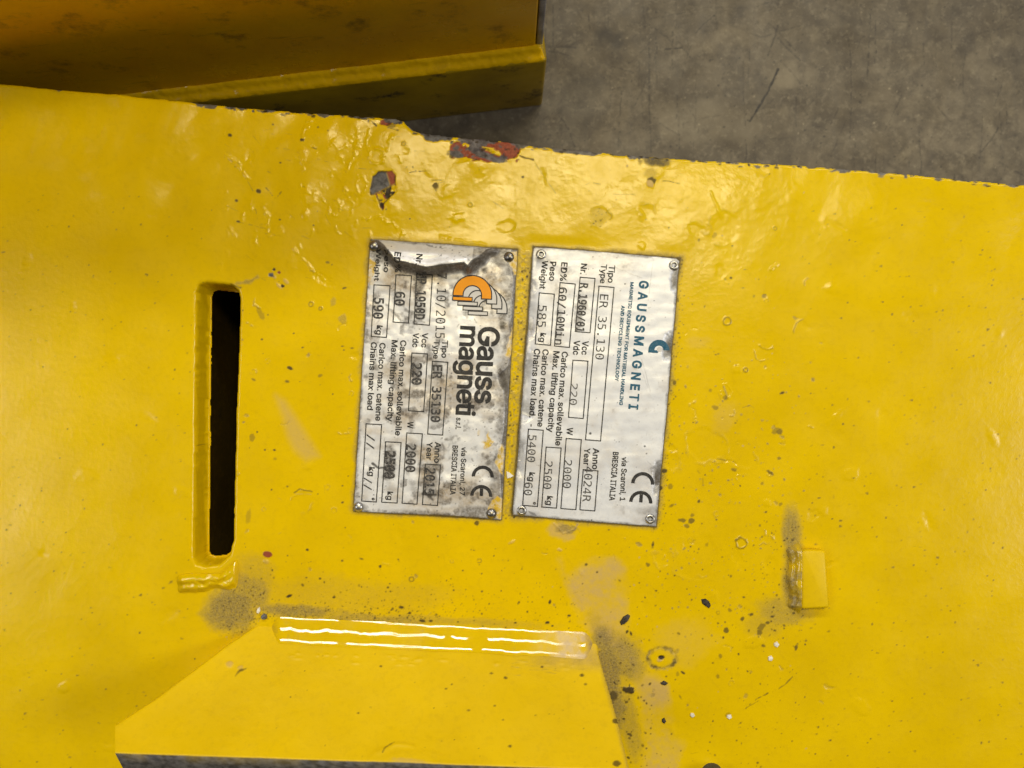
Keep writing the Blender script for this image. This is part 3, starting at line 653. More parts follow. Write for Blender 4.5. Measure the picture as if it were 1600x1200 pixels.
# tan smears: dried splash, crisp on its left side
smear = [(868, 872), (880, 868), (886, 892), (905, 880), (960, 872), (978, 890), (985, 930), (990, 990), (1012, 1040), (1040, 1070), (1056, 1120), (1068, 1190), (1060, 1240), (1000, 1240),
         (1005, 1150), (1000, 1100), (985, 1060), (950, 1020), (905, 975), (888, 935), (878, 905)]
w = F.win(840, 840, 1110, 1250); q = sd_poly(X[w] + 3 * gap_f[w], Y[w] + 3 * gap_n[w], smear)
q2_ = q + 14 * gap_n[w] * sstep(0, 30, X[w] - 905 - (Y[w] - 880) * .42); F.put('pale', w, sstep(-4, 16, q2_) * np.clip(0.52 + 0.75 * gap_n[w] + .3 * gap_f[w], .08, .85), 1.0)
w = F.win(400, 600, 540, 760); q = sd_poly(X[w] + 5 * gap_n[w], Y[w] + 6 * gap_n[w], [(432, 620), (445, 628), (460, 650), (485, 690), (500, 715), (480, 720), (462, 705), (450, 680), (443, 650)])
F.put('pale', w, sstep(-9, 9, q), 0.55)
dusty(875, 830, 22, 14, .4, .75, 'pale', .3, .2); F.blob('dust', 885, 826, 17, 7, .1, .7, 2, .5); F.line('pale', [(866, 818), (880, 834), (897, 828), (902, 820)], 3, .9, dz=.8)
dusty(1130, 650, 20, 22, 0, .25, 'pale'); dusty(1090, 535, 18, 10, 0, .25, 'pale'); dusty(1068, 1000, 40, 30, .2, .22, 'pale')
# grime hugging the nameplates
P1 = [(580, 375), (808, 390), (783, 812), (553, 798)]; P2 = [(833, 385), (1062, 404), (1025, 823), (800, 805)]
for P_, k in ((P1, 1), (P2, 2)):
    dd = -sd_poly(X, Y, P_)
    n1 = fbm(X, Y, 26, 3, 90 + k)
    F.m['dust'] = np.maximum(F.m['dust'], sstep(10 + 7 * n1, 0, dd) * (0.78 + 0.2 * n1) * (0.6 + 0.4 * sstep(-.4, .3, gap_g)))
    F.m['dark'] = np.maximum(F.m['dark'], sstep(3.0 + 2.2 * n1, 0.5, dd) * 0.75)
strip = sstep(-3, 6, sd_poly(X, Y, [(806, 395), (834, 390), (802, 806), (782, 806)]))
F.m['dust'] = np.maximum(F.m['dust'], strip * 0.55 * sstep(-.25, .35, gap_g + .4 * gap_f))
# dark specks
near = lambda x, y: (0.16 + 0.84 * (y > 800) * min(1, (y - 790) / 130)) if y > 380 else 0.07
F.specks(750, (340, 240, 1260, 1210), rng, (0.5, 1.25), 'dark', (0.45, 0.95), dens=near)
F.specks(420, (1000, 560, 1260, 1000), rng, (0.5, 1.8), 'dust', (0.3, 0.8))
F.specks(240, (375, 850, 900, 985), rng, (0.5, 1.5), 'dark', (0.4, 0.9), dens=lambda x, y: ((y - 850) / 135) ** 1.5)
F.specks(260, (786, 392, 832, 810), rng, (0.6, 1.9), 'dark', (0.5, 0.95))
F.specks(240, (1020, 400, 1068, 830), rng, (0.5, 1.5), 'dark', (0.4, 0.9), dens=lambda x, y: max(0, 1 - abs(x - (1068 - (y - 400) * .09)) / 14))
F.specks(120, (1150, 800, 1260, 1010), rng, (0.6, 1.8), 'dark', (0.5, 0.95), dens=lambda x, y: max(0., (x - 1150) / 110))
F.specks(260, (395, 940, 760, 968), rng, (0.5, 1.3), 'dark', (0.45, 0.95), dens=lambda x, y: max(.1, 1 - (x - 395) / 420) * (y - 936) / 30)
F.specks(90, (345, 915, 412, 1000), rng, (0.5, 1.3), 'dark', (0.4, .9)); F.specks(60, (345, 915, 412, 1000), rng, (0.5, 1.2), 'pale', (0.4, .8))
F.specks(80, (925, 1000, 1010, 1150), rng, (0.5, 1.1), 'pale', (0.3, .7))
F.specks(120, (930, 1000, 1020, 1200), rng, (0.6, 2.2), 'dark', (0.5, 0.95))
F.specks(60, (343, 900, 415, 1005), rng, (0.6, 1.8), 'dark', (0.4, 0.9))
F.specks(70, (820, 240, 1260, 1200), rng, (0.7, 1.4), 'pale', (0.6, 1.0), dens=lambda x, y: .3 + .7 * (y > 900))
F.specks(220, (0, 300, 340, 1210), rng, (0.9, 1.7), 'dark', (0.3, 0.8)); F.specks(300, (1262, 320, 1610, 1210), rng, (0.9, 1.8), 'dark', (0.3, 0.8))
for k in range(26):                      # little blisters and curled nicks in the paint
    x = rng.uniform(360, 1240); y = rng.uniform(430, 1160)
    F.ring(x, y, rng.uniform(2, 5), rng.uniform(.3, .7), .9, 'dust', .3, gap=.15)
for k in range(60):
    x = rng.uniform(350, 1600); y = rng.uniform(250, 1180); a = rng.uniform(-.4, .4) + (1.57 if rng.random() < .3 else 0); L = rng.uniform(4, 22)
    F.line('dark', [(x, y), (x + L * math.cos(a), y + L * math.sin(a))], rng.uniform(.6, 1.1), rng.uniform(.15, .45), broken=.1)
# shallow dents, curled nicks and pinholes spread over the whole coat
for k in range(90):
    x = rng.uniform(20, 1590); y = rng.uniform(250, 1180)
    F.blob(None, x, y, rng.uniform(4, 15), rng.uniform(3, 10), rng.uniform(0, 3), soft=rng.uniform(2, 5), wob=.5, dz=rng.choice((-1, -1, 1)) * rng.uniform(.3, .8))
for k in range(75):
    x = rng.uniform(360, 1300); y = rng.uniform(430, 1170)
    F.ring(x, y, rng.uniform(4, 16), rng.choice((-1, 1)) * rng.uniform(.5, 1.0), rng.uniform(.9, 1.5), 'dust', rng.uniform(.15, .5), wob=.35, arc=(rng.uniform(-3.1, 3.1), rng.uniform(.5, 1.3)), gap=.1)
for k in range(60):
    x = rng.uniform(360, 1300); y = rng.uniform(430, 1170); r = rng.uniform(1.2, 3.2)
    F.blob('dust', x, y, r * 1.4, r, rng.uniform(0, 3), rng.uniform(.3, .8), .8, .6, -.6)
# edge roll-off and the plate's thickness
roll = np.where(sdw < 5, -((5 - np.clip(sdw, 0, 5)) ** 2) * 0.12, 0)
drop = np.where(sdw < 0, np.maximum(sdw * 14, -48), 0)
side = sdw < -0.4
F.m['steel'] = np.where(side & (np.abs(top_d) < 30), np.maximum(F.m['steel'], .55), F.m['steel'])
F.h = np.where(plates_mask > .99, np.clip(F.h, -1.0, 0.7), F.h); plate_h = F.h.copy()
tp = sheet_object('top_plate', F, flat(X, Y, F.h + roll + drop), M_paint, None, keep=sdw > -6)
fix_parent(tp, magnet)
def plate_z(px, py):                     # plate height at a point (nearest sample)
    i = np.clip(np.searchsorted(PX, px), 0, len(PX) - 1); j = np.clip(np.searchsorted(PY, py), 0, len(PY) - 1)
    return plate_h[j, i]
print('plate verts', len(tp.data.vertices))

def prism(name, pts, z0, z1, mat, parent, inset=0):
    """upright block from an outline in plate units"""
    n = len(pts); vs = []
    for z in (z0, z1): vs += [((x - 800) * S, -(y - 600) * S, z * S) for x, y in pts]
    fs = [list(range(n)), list(range(2 * n - 1, n - 1, -1))]
    fs += [[i, n + i, n + (i + 1) % n, (i + 1) % n] for i in range(n)]
    o = new_mesh_object(name, vs, fs, mat, None, smooth=False)
    return fix_parent(o, parent)
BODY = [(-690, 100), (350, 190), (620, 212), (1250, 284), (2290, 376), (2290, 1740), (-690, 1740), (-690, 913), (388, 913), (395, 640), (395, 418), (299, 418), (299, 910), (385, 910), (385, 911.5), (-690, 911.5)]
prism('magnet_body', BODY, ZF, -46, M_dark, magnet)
rec = prism('recess_shade_sheet', [(300, 419), (394, 419), (394, 640), (384, 909), (300, 909)], -455, -430, M_black, magnet)  # black sheet added for the darkness down in the slot
tag(rec, 'dark sheet standing in for shade at the bottom of the recess')

# ------------------------------------------------------------------ lug: the leaning plate welded on at the bottom
LX = axis((180, 340, 3), (340, 1010, 2.0)); LY = np.concatenate([np.linspace(960, 1185.4, 150), [1185.9, 1186.4]])
G = Field(LX, LY, 77)
GP = G.Y + (G.X - 420) * 0.034           # rows run parallel to the upper edge
def lug_z(px, py):
    base = 1008 + (px - 420) * 0.050
    top = 1183 + (px - 350) * 0.034
    return 22 + (py - base) / (top - base) * 138
LUG = [(424, 960), (930, 960), (935, 1020), (950, 1070), (968, 1135), (993, 1240), (780, 1240), (350, 1240), (150, 1240), (150, 1150), (240, 1092), (350, 1010)]
gsd = sd_poly(G.X, GP, LUG)
G.h += 0.9 * fbm(G.X, G.Y, 80, 3, 5) + 0.2 * fbm(G.X, G.Y, 16, 2, 6)
def gy(x, y): return y - (x - 420) * 0.034
G.ring(632, gy(632, 1184), 46, 1.0, 3, None, ry=20, wob=.3); G.blob(None, 630, gy(630, 1186), 40, 14, 0, soft=6, wob=.3, dz=1.0)
G.line('dark', [(x, gy(x, y)) for x, y in ((598, 1176), (602, 1168), (616, 1160))], 3.2, .6)
G.blob('pale', 640, gy(640, 1190), 26, 4, .05, .5, 2, .4)
G.line('dark', [(x, gy(x, y)) for x, y in ((368, 1056), (374, 1048), (384, 1045))], 4, .75, soft=1.5)
G.blob('pale', 358, gy(358, 1038), 5, 5, 0, .7, 2, .5, 1.0); G.blob('pale', 376, gy(376, 1043), 4, 3, 0, .6, 1.5, .5, 1.0)
for (x, y, r) in ((595, 1041, 1.6), (768, 1052, 1.5), (790, 1059, 2.0), (847, 1042, 1.6), (732, 1110, 1.6), (786, 1125, 1.2), (773, 1103, 1.2), (909, 1055, 2.4), (915, 1069, 1.6), (560, 1114, 1.4), (706, 1069, 1.2), (697, 1076, 1.2), (797, 1166, 2.2), (964, 1193, 5), (962, 1127, 4)):
    G.blob('dark', x, gy(x, y), r * 1.4, r, 0, .8, .8, .3)
for k in range(26):
    x = rng.uniform(450, 900); y = 1018 + rng.uniform(0, 14); G.blob(None, x, y, rng.uniform(2, 6), 1.6, 0, soft=1.5, wob=.4, dz=.9)
for k in range(14):
    x = rng.uniform(780, 925); y = 1012 + rng.uniform(4, 30); G.line('dust', [(x, y), (x + rng.uniform(6, 30), y + rng.uniform(0, 3))], 1.4, .35)
w = np.s_[:, :]; G.put('dust', w, sstep(24, 4, np.abs(G.Y - 1014)) * sstep(780, 900, G.X) * sstep(0, 3, gsd) * (.35 + .4 * fbm(G.X, G.Y, 20, 3, 8)), .9)
G.put('pale', w, sstep(30, 6, np.abs(G.Y - 1008)) * sstep(820, 900, G.X) * sstep(0, 3, gsd) * (.4 + .4 * fbm(G.X, G.Y, 24, 3, 18)), .9)
G.put('dust', w, sstep(9, 1, gsd) * sstep(925, 945, G.X) * .5)
G.specks(50, (360, 1015, 980, 1180), rng, (.5, 1.2), 'dark', (.3, .8))
gs = np.where(gsd < 4, -((4 - np.clip(gsd, 0, 4)) ** 2) * .14, 0) - np.clip(G.Y - 1183.5, 0, 2) ** 2 * .4
G.put('steel', w, sstep(1184.9, 1185.5, G.Y + .15 * fbm(G.X, G.Y * 0, 30, 3, 9)))
gd = np.where(gsd < 0, np.minimum(-gsd * 11, 40), 0); gd = np.maximum(gd, np.clip((G.Y - 1185.4) / 1.0, 0, 1) * 44)
V = at_height(G.X, GP, lug_z(G.X, GP))
nrm = np.array([0.0, 0.80, 0.60])
V = V + (nrm[None, None] * (G.h + gs)[..., None] - nrm[None, None] * gd[..., None]) * S
lug = sheet_object('lug', G, V, M_lug, None, keep=gsd > -5)
fix_parent(lug, magnet)

# weld between plate and lug: a painted fillet of three runs, each with a flatter wavy face
ws_ = np.linspace(0, 1, 1000); wt_ = np.linspace(0, 1, 100)
WF = Field(ws_ * 1000, wt_ * 100, 15)
wx = 402 + ws_ * 545
wyt = 961.0 + (wx - 430) * 0.0505 + 1.6 * fbm(wx, wx * 0, 45, 3, 411)
wyb = 1005 + (wx - 430) * 0.050 + 2.2 * fbm(wx, wx * 0 + 90, 50, 3, 412)
wfade = sstep(0, .075, ws_) * sstep(1, .93, ws_) * sstep(938, 932, wx)
wmid = (wyt + wyb) / 2; whalf = (wyb - wyt) / 2 * (.30 + .70 * np.sqrt(wfade)); wyt = wmid - whalf; wyb = wmid + whalf
WX_ = np.broadcast_to(wx, WF.X.shape); WT_ = np.broadcast_to(wt_[:, None], WF.X.shape)
face = np.zeros(WF.X.shape); facet_tilt = np.full(WF.X.shape, 28.9)   # slope as seen from above; steeper once the block rises
for c_, wv, wd in ((0.10, .045, .034), (0.49, .095, .058), (0.885, .05, .043)):
    cc = c_ + wv * (fbm(wx, wx * 0 + c_ * 70, 44, 3, 421) + .45 * fbm(wx, wx * 0 + c_ * 70, 13, 2, 422))
    wv_ = wd * (1 + .35 * fbm(wx, wx * 0 + c_ * 33, 40, 2, 425))
    g = np.exp(-((WT_ - cc[None]) / wv_[None]) ** 4)
    facet_tilt = facet_tilt + (1.6 * fbm(wx, wx * 0 + c_ * 40, 70, 3, 423) * 1.0 - 5 * sstep(.48, .8, fbm(wx, wx * 0 + c_ * 90, 30, 2, 427)))[None] * g
    face = np.maximum(face, g)
facet_tilt = facet_tilt + .7 * fbm(WX_, WT_ * 43, 15, 3, 424)
zA = np.full(wx.shape, -1.2); zB = lug_z(wx, wyb) + .4
step = (wyb - wyt) / 99.0
want = (zB - zA) / np.maximum(step * 99.0, 1e-6)                 # mean slope that joins plate and lug
slope_f = np.tan(np.radians(facet_tilt))
base_s = (want - (slope_f * face).mean(0)) / np.maximum((1 - face).mean(0), .05)
slope = slope_f * face + np.clip(base_s, -.2, .8)[None] * (1 - face)
hz = np.cumsum(slope, 0) * step[None]; hz = zA[None] + hz - hz[:1]
hz = hz - ((1 - wfade) ** 1.5)[None] * 24
V = at_height(WX_, wyt[None] * (1 - WT_) + wyb[None] * WT_, hz)
weld = sheet_object('weld_bead', WF, V[::-1], M_gloss, None)
fix_parent(weld, magnet)
tag(weld, 'glossy rippled weld bead')
# dust on both ends of the weld
me = weld.data; att = me.attributes['film']; n = len(me.vertices)
co = np.zeros(n * 3, np.float32); me.vertices.foreach_get('co', co); co = co.reshape(-1, 3)
px = co[:, 0] / S + 800; py = 600 - co[:, 1] / S
c = np.ones((n, 4), np.float32); c[:, 2] = 0
nn = fbm(px, py, 12, 3, 99)
c[:, 0] = np.clip(sstep(440, 405, px) * np.clip(.2 + 1.2 * nn, 0, .7) + sstep(905, 940, px) * np.clip(.2 + nn, 0, 1) + np.clip(nn - .35, 0, 1) * .4, 0, 1); c[:, 1] = np.clip(sstep(820, 890, px) * (.5 + .8 * nn), 0, 1)
att.data.foreach_set('color', c.ravel())

# weld stub at the left end of the recess
def stub_path(s):
    x = 268 + s * 108
    yt = 899 - 6 * s - 20 * sstep(.7, 1, s) + 3 * fbm(x, x * 0, 30, 2, 5); yb = 928 - 10 * s + 4 * fbm(x, x * 0 + 9, 26, 2, 6)
    a = np.array([[xx - 800, 600 - yy, 1.0] for xx, yy in zip(x, yt)]); b = np.array([[xx - 800, 600 - yy, -1.0] for xx, yy in zip(x, yb)])
    return a, b, np.array([0, 0, 1.0]), 108.0
SF, stub = bead_sheet('weld_bead', stub_path, [(0.3, 9.0, 0.26, 0.12), (0.75, 6.0, 0.24, 0.12)], 200, M_gloss, magnet, 3.0, 25, 44, (0.2, 0.08), 5.0)
fix_parent(stub, magnet)

# stop bar at the right edge of the photo, and the bolt head at the bottom
STOP = [(1246, 862), (1252, 856), (1284, 857), (1290, 946), (1247, 948)]
bm = bmesh.new()
lo = [bm.verts.new(((x - 800) * S, -(y - 600) * S, -4 * S)) for x, y in STOP]; hi = [bm.verts.new(((x - 800) * S, -(y - 600) * S, 17 * S)) for x, y in STOP]
bm.faces.new(hi[::-1]); bm.faces.new(lo)
for i in range(5): bm.faces.new([lo[i], hi[i], hi[(i + 1) % 5], lo[(i + 1) % 5]])
bmesh.ops.recalc_face_normals(bm, faces=bm.faces)
bmesh.ops.bevel(bm, geom=list(bm.edges), offset=4.5 * S, segments=3, profile=.5, affect='EDGES')
me = bpy.data.meshes.new('stop_block'); bm.to_mesh(me); bm.free(); me.materials.append(M_lug)
for p in me.polygons: p.use_smooth = True
so = bpy.data.objects.new('stop_block', me); COL.objects.link(so); fix_parent(so, magnet)

def side_path(s):
    y = 846 + s * 112
    a = np.array([[1230 - 800 + 3 * math.sin(yy * .13), 600 - yy, -1.0] for yy in y]); b = np.array([[1248 - 800, 600 - yy, 15.0] for yy in y])
    return a, b, np.array([-.5, 0, .85]), 112.0
BF, sweld = bead_sheet('weld_bead', side_path, [(0.35, 3.5, 0.22, 0.1), (0.75, 3.0, 0.2, 0.1)], 160, M_gloss, magnet, 2.0, 35, 30, (0.14, 0.14), 12.0)
fix_parent(sweld, magnet)
dm = sweld.data; n = len(dm.vertices); co = np.zeros(n * 3, np.float32); dm.vertices.foreach_get('co', co); co = co.reshape(-1, 3)
c = np.ones((n, 4), np.float32); c[:, 1:3] = 0; c[:, 0] = np.clip(.55 + .9 * fbm(co[:, 0] / S + 800, 600 - co[:, 1] / S, 14, 3, 12), 0, 1)
dm.attributes['film'].data.foreach_set('color', c.ravel())

def lathe(name, prof, seg, mats, loc, parent, tilt=(0, 0), midx=None, squash=1.0):
    vs = [(0, 0, prof[0][1])] if prof[0][0] == 0 else []
    ringstart = len(vs); start = 1 if vs else 0
    for r, z in prof[start:]:
        for k in range(seg):
            a = 2 * math.pi * k / seg; vs.append((r * math.cos(a), r * math.sin(a) * squash, z))
    fs = []; mi = []
    if start:
        for k in range(seg): fs.append([0, 1 + k, 1 + (k + 1) % seg]); mi.append(midx[0] if midx else 0)
    nr = len(prof) - start
    for j in range(nr - 1):
        o0 = ringstart + j * seg; o1 = o0 + seg
        for k in range(seg): fs.append([o0 + k, o1 + k, o1 + (k + 1) % seg, o0 + (k + 1) % seg]); mi.append(midx[j + start] if midx else 0)
    tx, ty = tilt; V = []
    for x, y, z in vs: V.append(((loc[0] - 800 + x) * S, (600 - loc[1] + y) * S, (loc[2] + z + tx * x + ty * y) * S))
    o = new_mesh_object(name, V, fs, mats, None, True, mi)
    return fix_parent(o, parent)
bolt = lathe('bolt_head', [(0, 30), (9, 29.5), (14, 27.5), (17, 24), (18, 18), (18, -3)], 40, M_rubber, (1112, 1210, 0), magnet)
tag(bolt, 'dark round bolt head')

# ------------------------------------------------------------------ text
def load_font(fn):
    try:
        p = os.path.join(bpy.utils.system_resource('DATAFILES', path='fonts'), fn)
        return bpy.data.fonts.load(p)
    except Exception:
        return None
FONT_SANS = load_font('Inter.woff2'); FONT_MONO = load_font('DejaVuSansMono.woff2')
_cache = {}
def grow(v, f, w):
    """thicken a filled glyph outwards: a mitred rim along its outline"""
    key = {}; idx = np.zeros(len(v), int); P = []
    for i, p in enumerate(v):
        k = (round(float(p[0]), 5), round(float(p[1]), 5))
        if k not in key: key[k] = len(P); P.append(p)
        idx[i] = key[k]
    P = np.array(P); F2 = []
    for q in f:
        q = [int(idx[i]) for i in q]; q = [a for k, a in enumerate(q) if a != q[k - 1]]
        if len(q) < 3: continue
        A = sum(P[q[k - 1]][0] * P[q[k]][1] - P[q[k]][0] * P[q[k - 1]][1] for k in range(len(q)))
        F2.append(q if A > 0 else q[::-1])
    E = set()
    for q in F2:
        for k in range(len(q)): E.add((q[k - 1], q[k]))
    B = [e for e in E if (e[1], e[0]) not in E]
    nn = np.zeros((len(P), 2)); cnt = np.zeros(len(P))
    for a, b in B:
        d = P[b] - P[a]; L = np.hypot(*d) + 1e-9; n = np.array([d[1], -d[0]]) / L
        for i in (a, b): nn[i] += n; cnt[i] += 1
    m = nn / np.maximum(np.hypot(nn[:, 0], nn[:, 1]), 1e-6)[:, None]
    mit = 1.0 / np.clip(np.hypot(nn[:, 0], nn[:, 1]) / np.maximum(cnt, 1), 0.6, 1.0)
    off = {}; V = list(P)
    for i in sorted({i for e in B for i in e}):
        off[i] = len(V); V.append(P[i] + m[i] * w * mit[i])
    for a, b in B: F2.append([a, off[a], off[b], b])
    return np.array(V), F2
def text_shape(s, font, offset=0.0, spacing=1.0):
    key = (s, font.name if font else '', offset, spacing)
    if key in _cache: return _cache[key]
    cu = bpy.data.curves.new('txt', 'FONT'); cu.body = s
    if font: cu.font = font
    cu.size = 1.0; cu.space_character = spacing; cu.resolution_u = 3
    ob = bpy.data.objects.new('txt', cu); COL.objects.link(ob)
    dg = bpy.context.evaluated_depsgraph_get(); ev = ob.evaluated_get(dg); me = ev.to_mesh()
    v = np.array([x.co[:2] for x in me.vertices]); f = [list(p.vertices) for p in me.polygons]
    if len(v) and offset: v, f = grow(v, f, offset)
    ev.to_mesh_clear(); bpy.data.objects.remove(ob); bpy.data.curves.remove(cu)
    _cache[key] = (v, f); return v, f
def cap_h(font, offset=0.0):
    v, f = text_shape('H', font, 0.0); return v[:, 1].max()

class Nameplate:
    def __init__(self, corners, seed):
        self.c = np.array(corners, float)       # top left, top right, bottom right, bottom left
        self.F = Field(np.linspace(0, 1, 250), np.linspace(0, 1, 460), seed)
        U_, V_ = self.F.X, self.F.Y
        tl, tr, br, bl_ = self.c
        P = (tl[None, None] * ((1 - U_) * (1 - V_))[..., None] + tr * (U_ * (1 - V_))[..., None] + br * (U_ * V_)[..., None] + bl_ * ((1 - U_) * V_)[..., None])
        self.px, self.py = P[..., 0], P[..., 1]
        self.seed = seed
        # stamp directly in plate units: the Field tools need regular axes, so give them a rotated copy
    def uv(self, x, y):
        tl, tr, br, bl_ = self.c
        ex_ = tr - tl; ey_ = bl_ - tl
        det = ex_[0] * ey_[1] - ex_[1] * ey_[0]
        dx = np.asarray(x, float) - tl[0]; dy = np.asarray(y, float) - tl[1]
        return (dx * ey_[1] - dy * ey_[0]) / det, (ex_[0] * dy - ex_[1] * dx) / det
    def z(self, x, y):
        u, v = self.uv(x, y); H = self.H
        fu = np.clip(u, 0, 1) * (H.shape[1] - 1); fv = np.clip(v, 0, 1) * (H.shape[0] - 1)
        i = np.minimum(fu.astype(int), H.shape[1] - 2); j = np.minimum(fv.astype(int), H.shape[0] - 2)
        a = fu - i; b = fv - j
        return (H[j, i] * (1 - a) + H[j, i + 1] * a) * (1 - b) + (H[j + 1, i] * (1 - a) + H[j + 1, i + 1] * a) * b
    # mask stamps in plate units
    def blob(self, key, cx, cy, rx, ry=None, ang=0, val=1.0, soft=1.5, wob=0.4, dz=0.0, clear=()):
        ry = ry or rx; X, Y = self.px, self.py; c, s = math.cos(ang), math.sin(ang)
        R = max(rx, ry) * 1.7 + soft + 2
        sel = (np.abs(X - cx) < R) & (np.abs(Y - cy) < R); X = X[sel]; Y = Y[sel]
        if not X.size: return
        d = np.hypot(((X - cx) * c + (Y - cy) * s) / rx, (-(X - cx) * s + (Y - cy) * c) / ry)
        if wob: d = d + wob * fbm(X + cx, Y, max(min(rx, ry), 1.5) * 1.1, 3, self.seed + int(cx) % 53)
        m = sstep(-soft, soft, (1 - d) * min(rx, ry))
        if key: self.F.m[key][sel] = np.maximum(self.F.m[key][sel], m * val)
        for k in clear: self.F.m[k][sel] *= 1 - m
        if dz: self.F.h[sel] += dz * m
    def line(self, key, pts, width, val=1.0, soft=0.8, wob=0.6, dz=0.0, broken=0.0):
        X, Y = self.px, self.py; p = np.array(pts, float); R = width + soft + 4
        sel = (X > p[:, 0].min() - R) & (X < p[:, 0].max() + R) & (Y > p[:, 1].min() - R) & (Y < p[:, 1].max() + R); X = X[sel]; Y = Y[sel]
        if not X.size: return
        d = d_line(X + wob * fbm(X, Y, 8, 2, self.seed), Y + wob * fbm(X, Y, 8, 2, self.seed + 9), pts)
        m = sstep(-soft, soft, width * (.5 + .35 * fbm(X, Y, 6, 2, self.seed + 4)) - d)
        if broken: m = m * sstep(-broken, .3 - broken, fbm(X, Y, 5, 2, self.seed + 5) + .1)
        if key: self.F.m[key][sel] = np.maximum(self.F.m[key][sel], m * val)
        if dz: self.F.h[sel] += dz * m
    def poly(self, key, pts, val=1.0, soft=1.2, wob=1.5, clear=()):
        X, Y = self.px, self.py
        q = sd_poly(X + wob * fbm(X, Y, 9, 3, self.seed + 1), Y + wob * fbm(X, Y, 9, 3, self.seed + 2), pts)
        m = sstep(-soft, soft, q); self.F.m[key] = np.maximum(self.F.m[key], m * val)
        for k in clear: self.F.m[k] *= 1 - m
    def build(self, name, outline, mat, parent, lift=3.0):
        X, Y = self.px, self.py
        q = sd_poly(X, Y, outline) + 0.5 * fbm(X, Y, 10, 3, self.seed + 77)
        pz = plate_z(X, Y); self.H = np.maximum(pz * 0.1 + lift + self.F.h, pz + 0.9)
        drop = np.where(q < 0.6, np.maximum((q - 0.6) * 3.5, -5.0), 0)
        XYZ = flat(X, Y, self.H + drop)
        self.obj = sheet_object(name, self.F, XYZ, mat, None, keep=q > -1.6)
        fix_parent(self.obj, parent)
        return self.obj

LIFT = 0.42
def put_text(NP, name, s, p0, p1, H, mat, font=None, offset=0.0, spacing=1.0, lift=LIFT):
    v, f = text_shape(s, font, offset, spacing)
    if len(v) == 0: return
    p0 = np.array(p0, float); p1 = np.array(p1, float); d = p1 - p0; L = np.hypot(*d); d /= L; up = np.array([d[1], -d[0]])
    u = (v[:, 0] - v[:, 0].min()) / (v[:, 0].max() - v[:, 0].min()) * L; t = v[:, 1] / cap_h(font) * H
    q = p0[None] + d[None] * u[:, None] + up[None] * t[:, None]
    o = new_mesh_object(name, flat(q[:, 0], q[:, 1], NP.z(q[:, 0], q[:, 1]) + lift), f, mat, None, False)
    return fix_parent(o, NP.obj)
def strip_mesh(NP, name, lines, width, mat, lift=LIFT, closed=False, step=3.0):
    """thin printed lines following the plate"""
    V = []; Fc = []
    for pts in lines:
        pts = [np.array(p, float) for p in pts]
        if closed: pts = pts + [pts[0]]
        dense = []
        for a, b in zip(pts[:-1], pts[1:]):
            n = max(1, int(np.hypot(*(b - a)) / step)); dense += [a + (b - a) * k / n for k in range(n)]
        dense.append(pts[-1]); dense = np.array(dense)
        tg = np.gradient(dense, axis=0); 
        nrm_ = np.stack([-tg[:, 1], tg[:, 0]], 1); nrm_ /= np.hypot(nrm_[:, 0], nrm_[:, 1])[:, None] + 1e-9
        a = dense + nrm_ * width / 2; b = dense - nrm_ * width / 2; base = len(V)
        for x, y in zip(a, b): V += [x, y]
        for k in range(len(dense) - 1): Fc.append([base + 2 * k, base + 2 * k + 1, base + 2 * k + 3, base + 2 * k + 2])
    V = np.array(V)
    o = new_mesh_object(name, flat(V[:, 0], V[:, 1], NP.z(V[:, 0], V[:, 1]) + lift), Fc, mat, None, False)
    return fix_parent(o, NP.obj)
def frame(NP, corners, width=1.55):
    c = [np.array(p, float) for p in corners]
    lines = []
    for i in range(4):
        a, b = c[i], c[(i + 1) % 4]; d = (b - a) / np.hypot(*(b - a)) * width / 2
        lines.append([a - d, b + d])
    V = [];
    return strip_mesh_sides(NP, lines, width)
def strip_mesh_sides(NP, lines, width):
    # the two long sides run through, the two short ones butt between them
    out = []
    for i, (a, b) in enumerate(lines):
        d = (b - a) / np.hypot(*(b - a)) * width
        out.append([a + d, b - d] if i % 2 == 0 else [a, b])
    return strip_mesh(NP, 'field_box', out, width, M_ink)
def fill_mesh(NP, name, pts, mat, lift):
    """filled flat shape from strips: pts = (outer list, inner list) quads"""
    outer, inner = pts; V = list(outer) + list(inner); n = len(outer)
    Fc = [[k, k + 1, n + k + 1, n + k] for k in range(n - 1)]
    V = np.array(V, float)
    return V, Fc
def join_fill(NP, name, pieces, mats, lifts):
    VV = []; FF_ = []; MI = []; Z = []
    for (V, Fc, mi, lf) in pieces:           # quads are diced so that the print follows the plate
        for f in Fc:
            a, b_, c_, d_ = (np.array(V[i], float) for i in f)
            m = max(1, int(max(np.hypot(*(b_ - a)), np.hypot(*(c_ - d_))) / 2.4)); n = max(1, int(max(np.hypot(*(d_ - a)), np.hypot(*(c_ - b_))) / 2.4))
            base = len(VV)
            for j in range(n + 1):
                for i in range(m + 1):
                    u, v = i / m, j / n
                    VV.append((a * (1 - u) + b_ * u) * (1 - v) + (d_ * (1 - u) + c_ * u) * v)
            for j in range(n):
                for i in range(m):
                    q = base + j * (m + 1) + i; FF_.append([q, q + 1, q + m + 2, q + m + 1]); MI.append(mi)
            Z += [lf] * ((m + 1) * (n + 1))
    VV = np.array(VV)
    o = new_mesh_object(name, flat(VV[:, 0], VV[:, 1], NP.z(VV[:, 0], VV[:, 1]) + np.array(Z)), FF_, mats, None, False, MI)
    return fix_parent(o, NP.obj)
def arc(cx, cy, r, a0, a1, n=28): return [(cx + r * math.cos(a), cy + r * math.sin(a)) for a in np.linspace(a0, a1, n)]
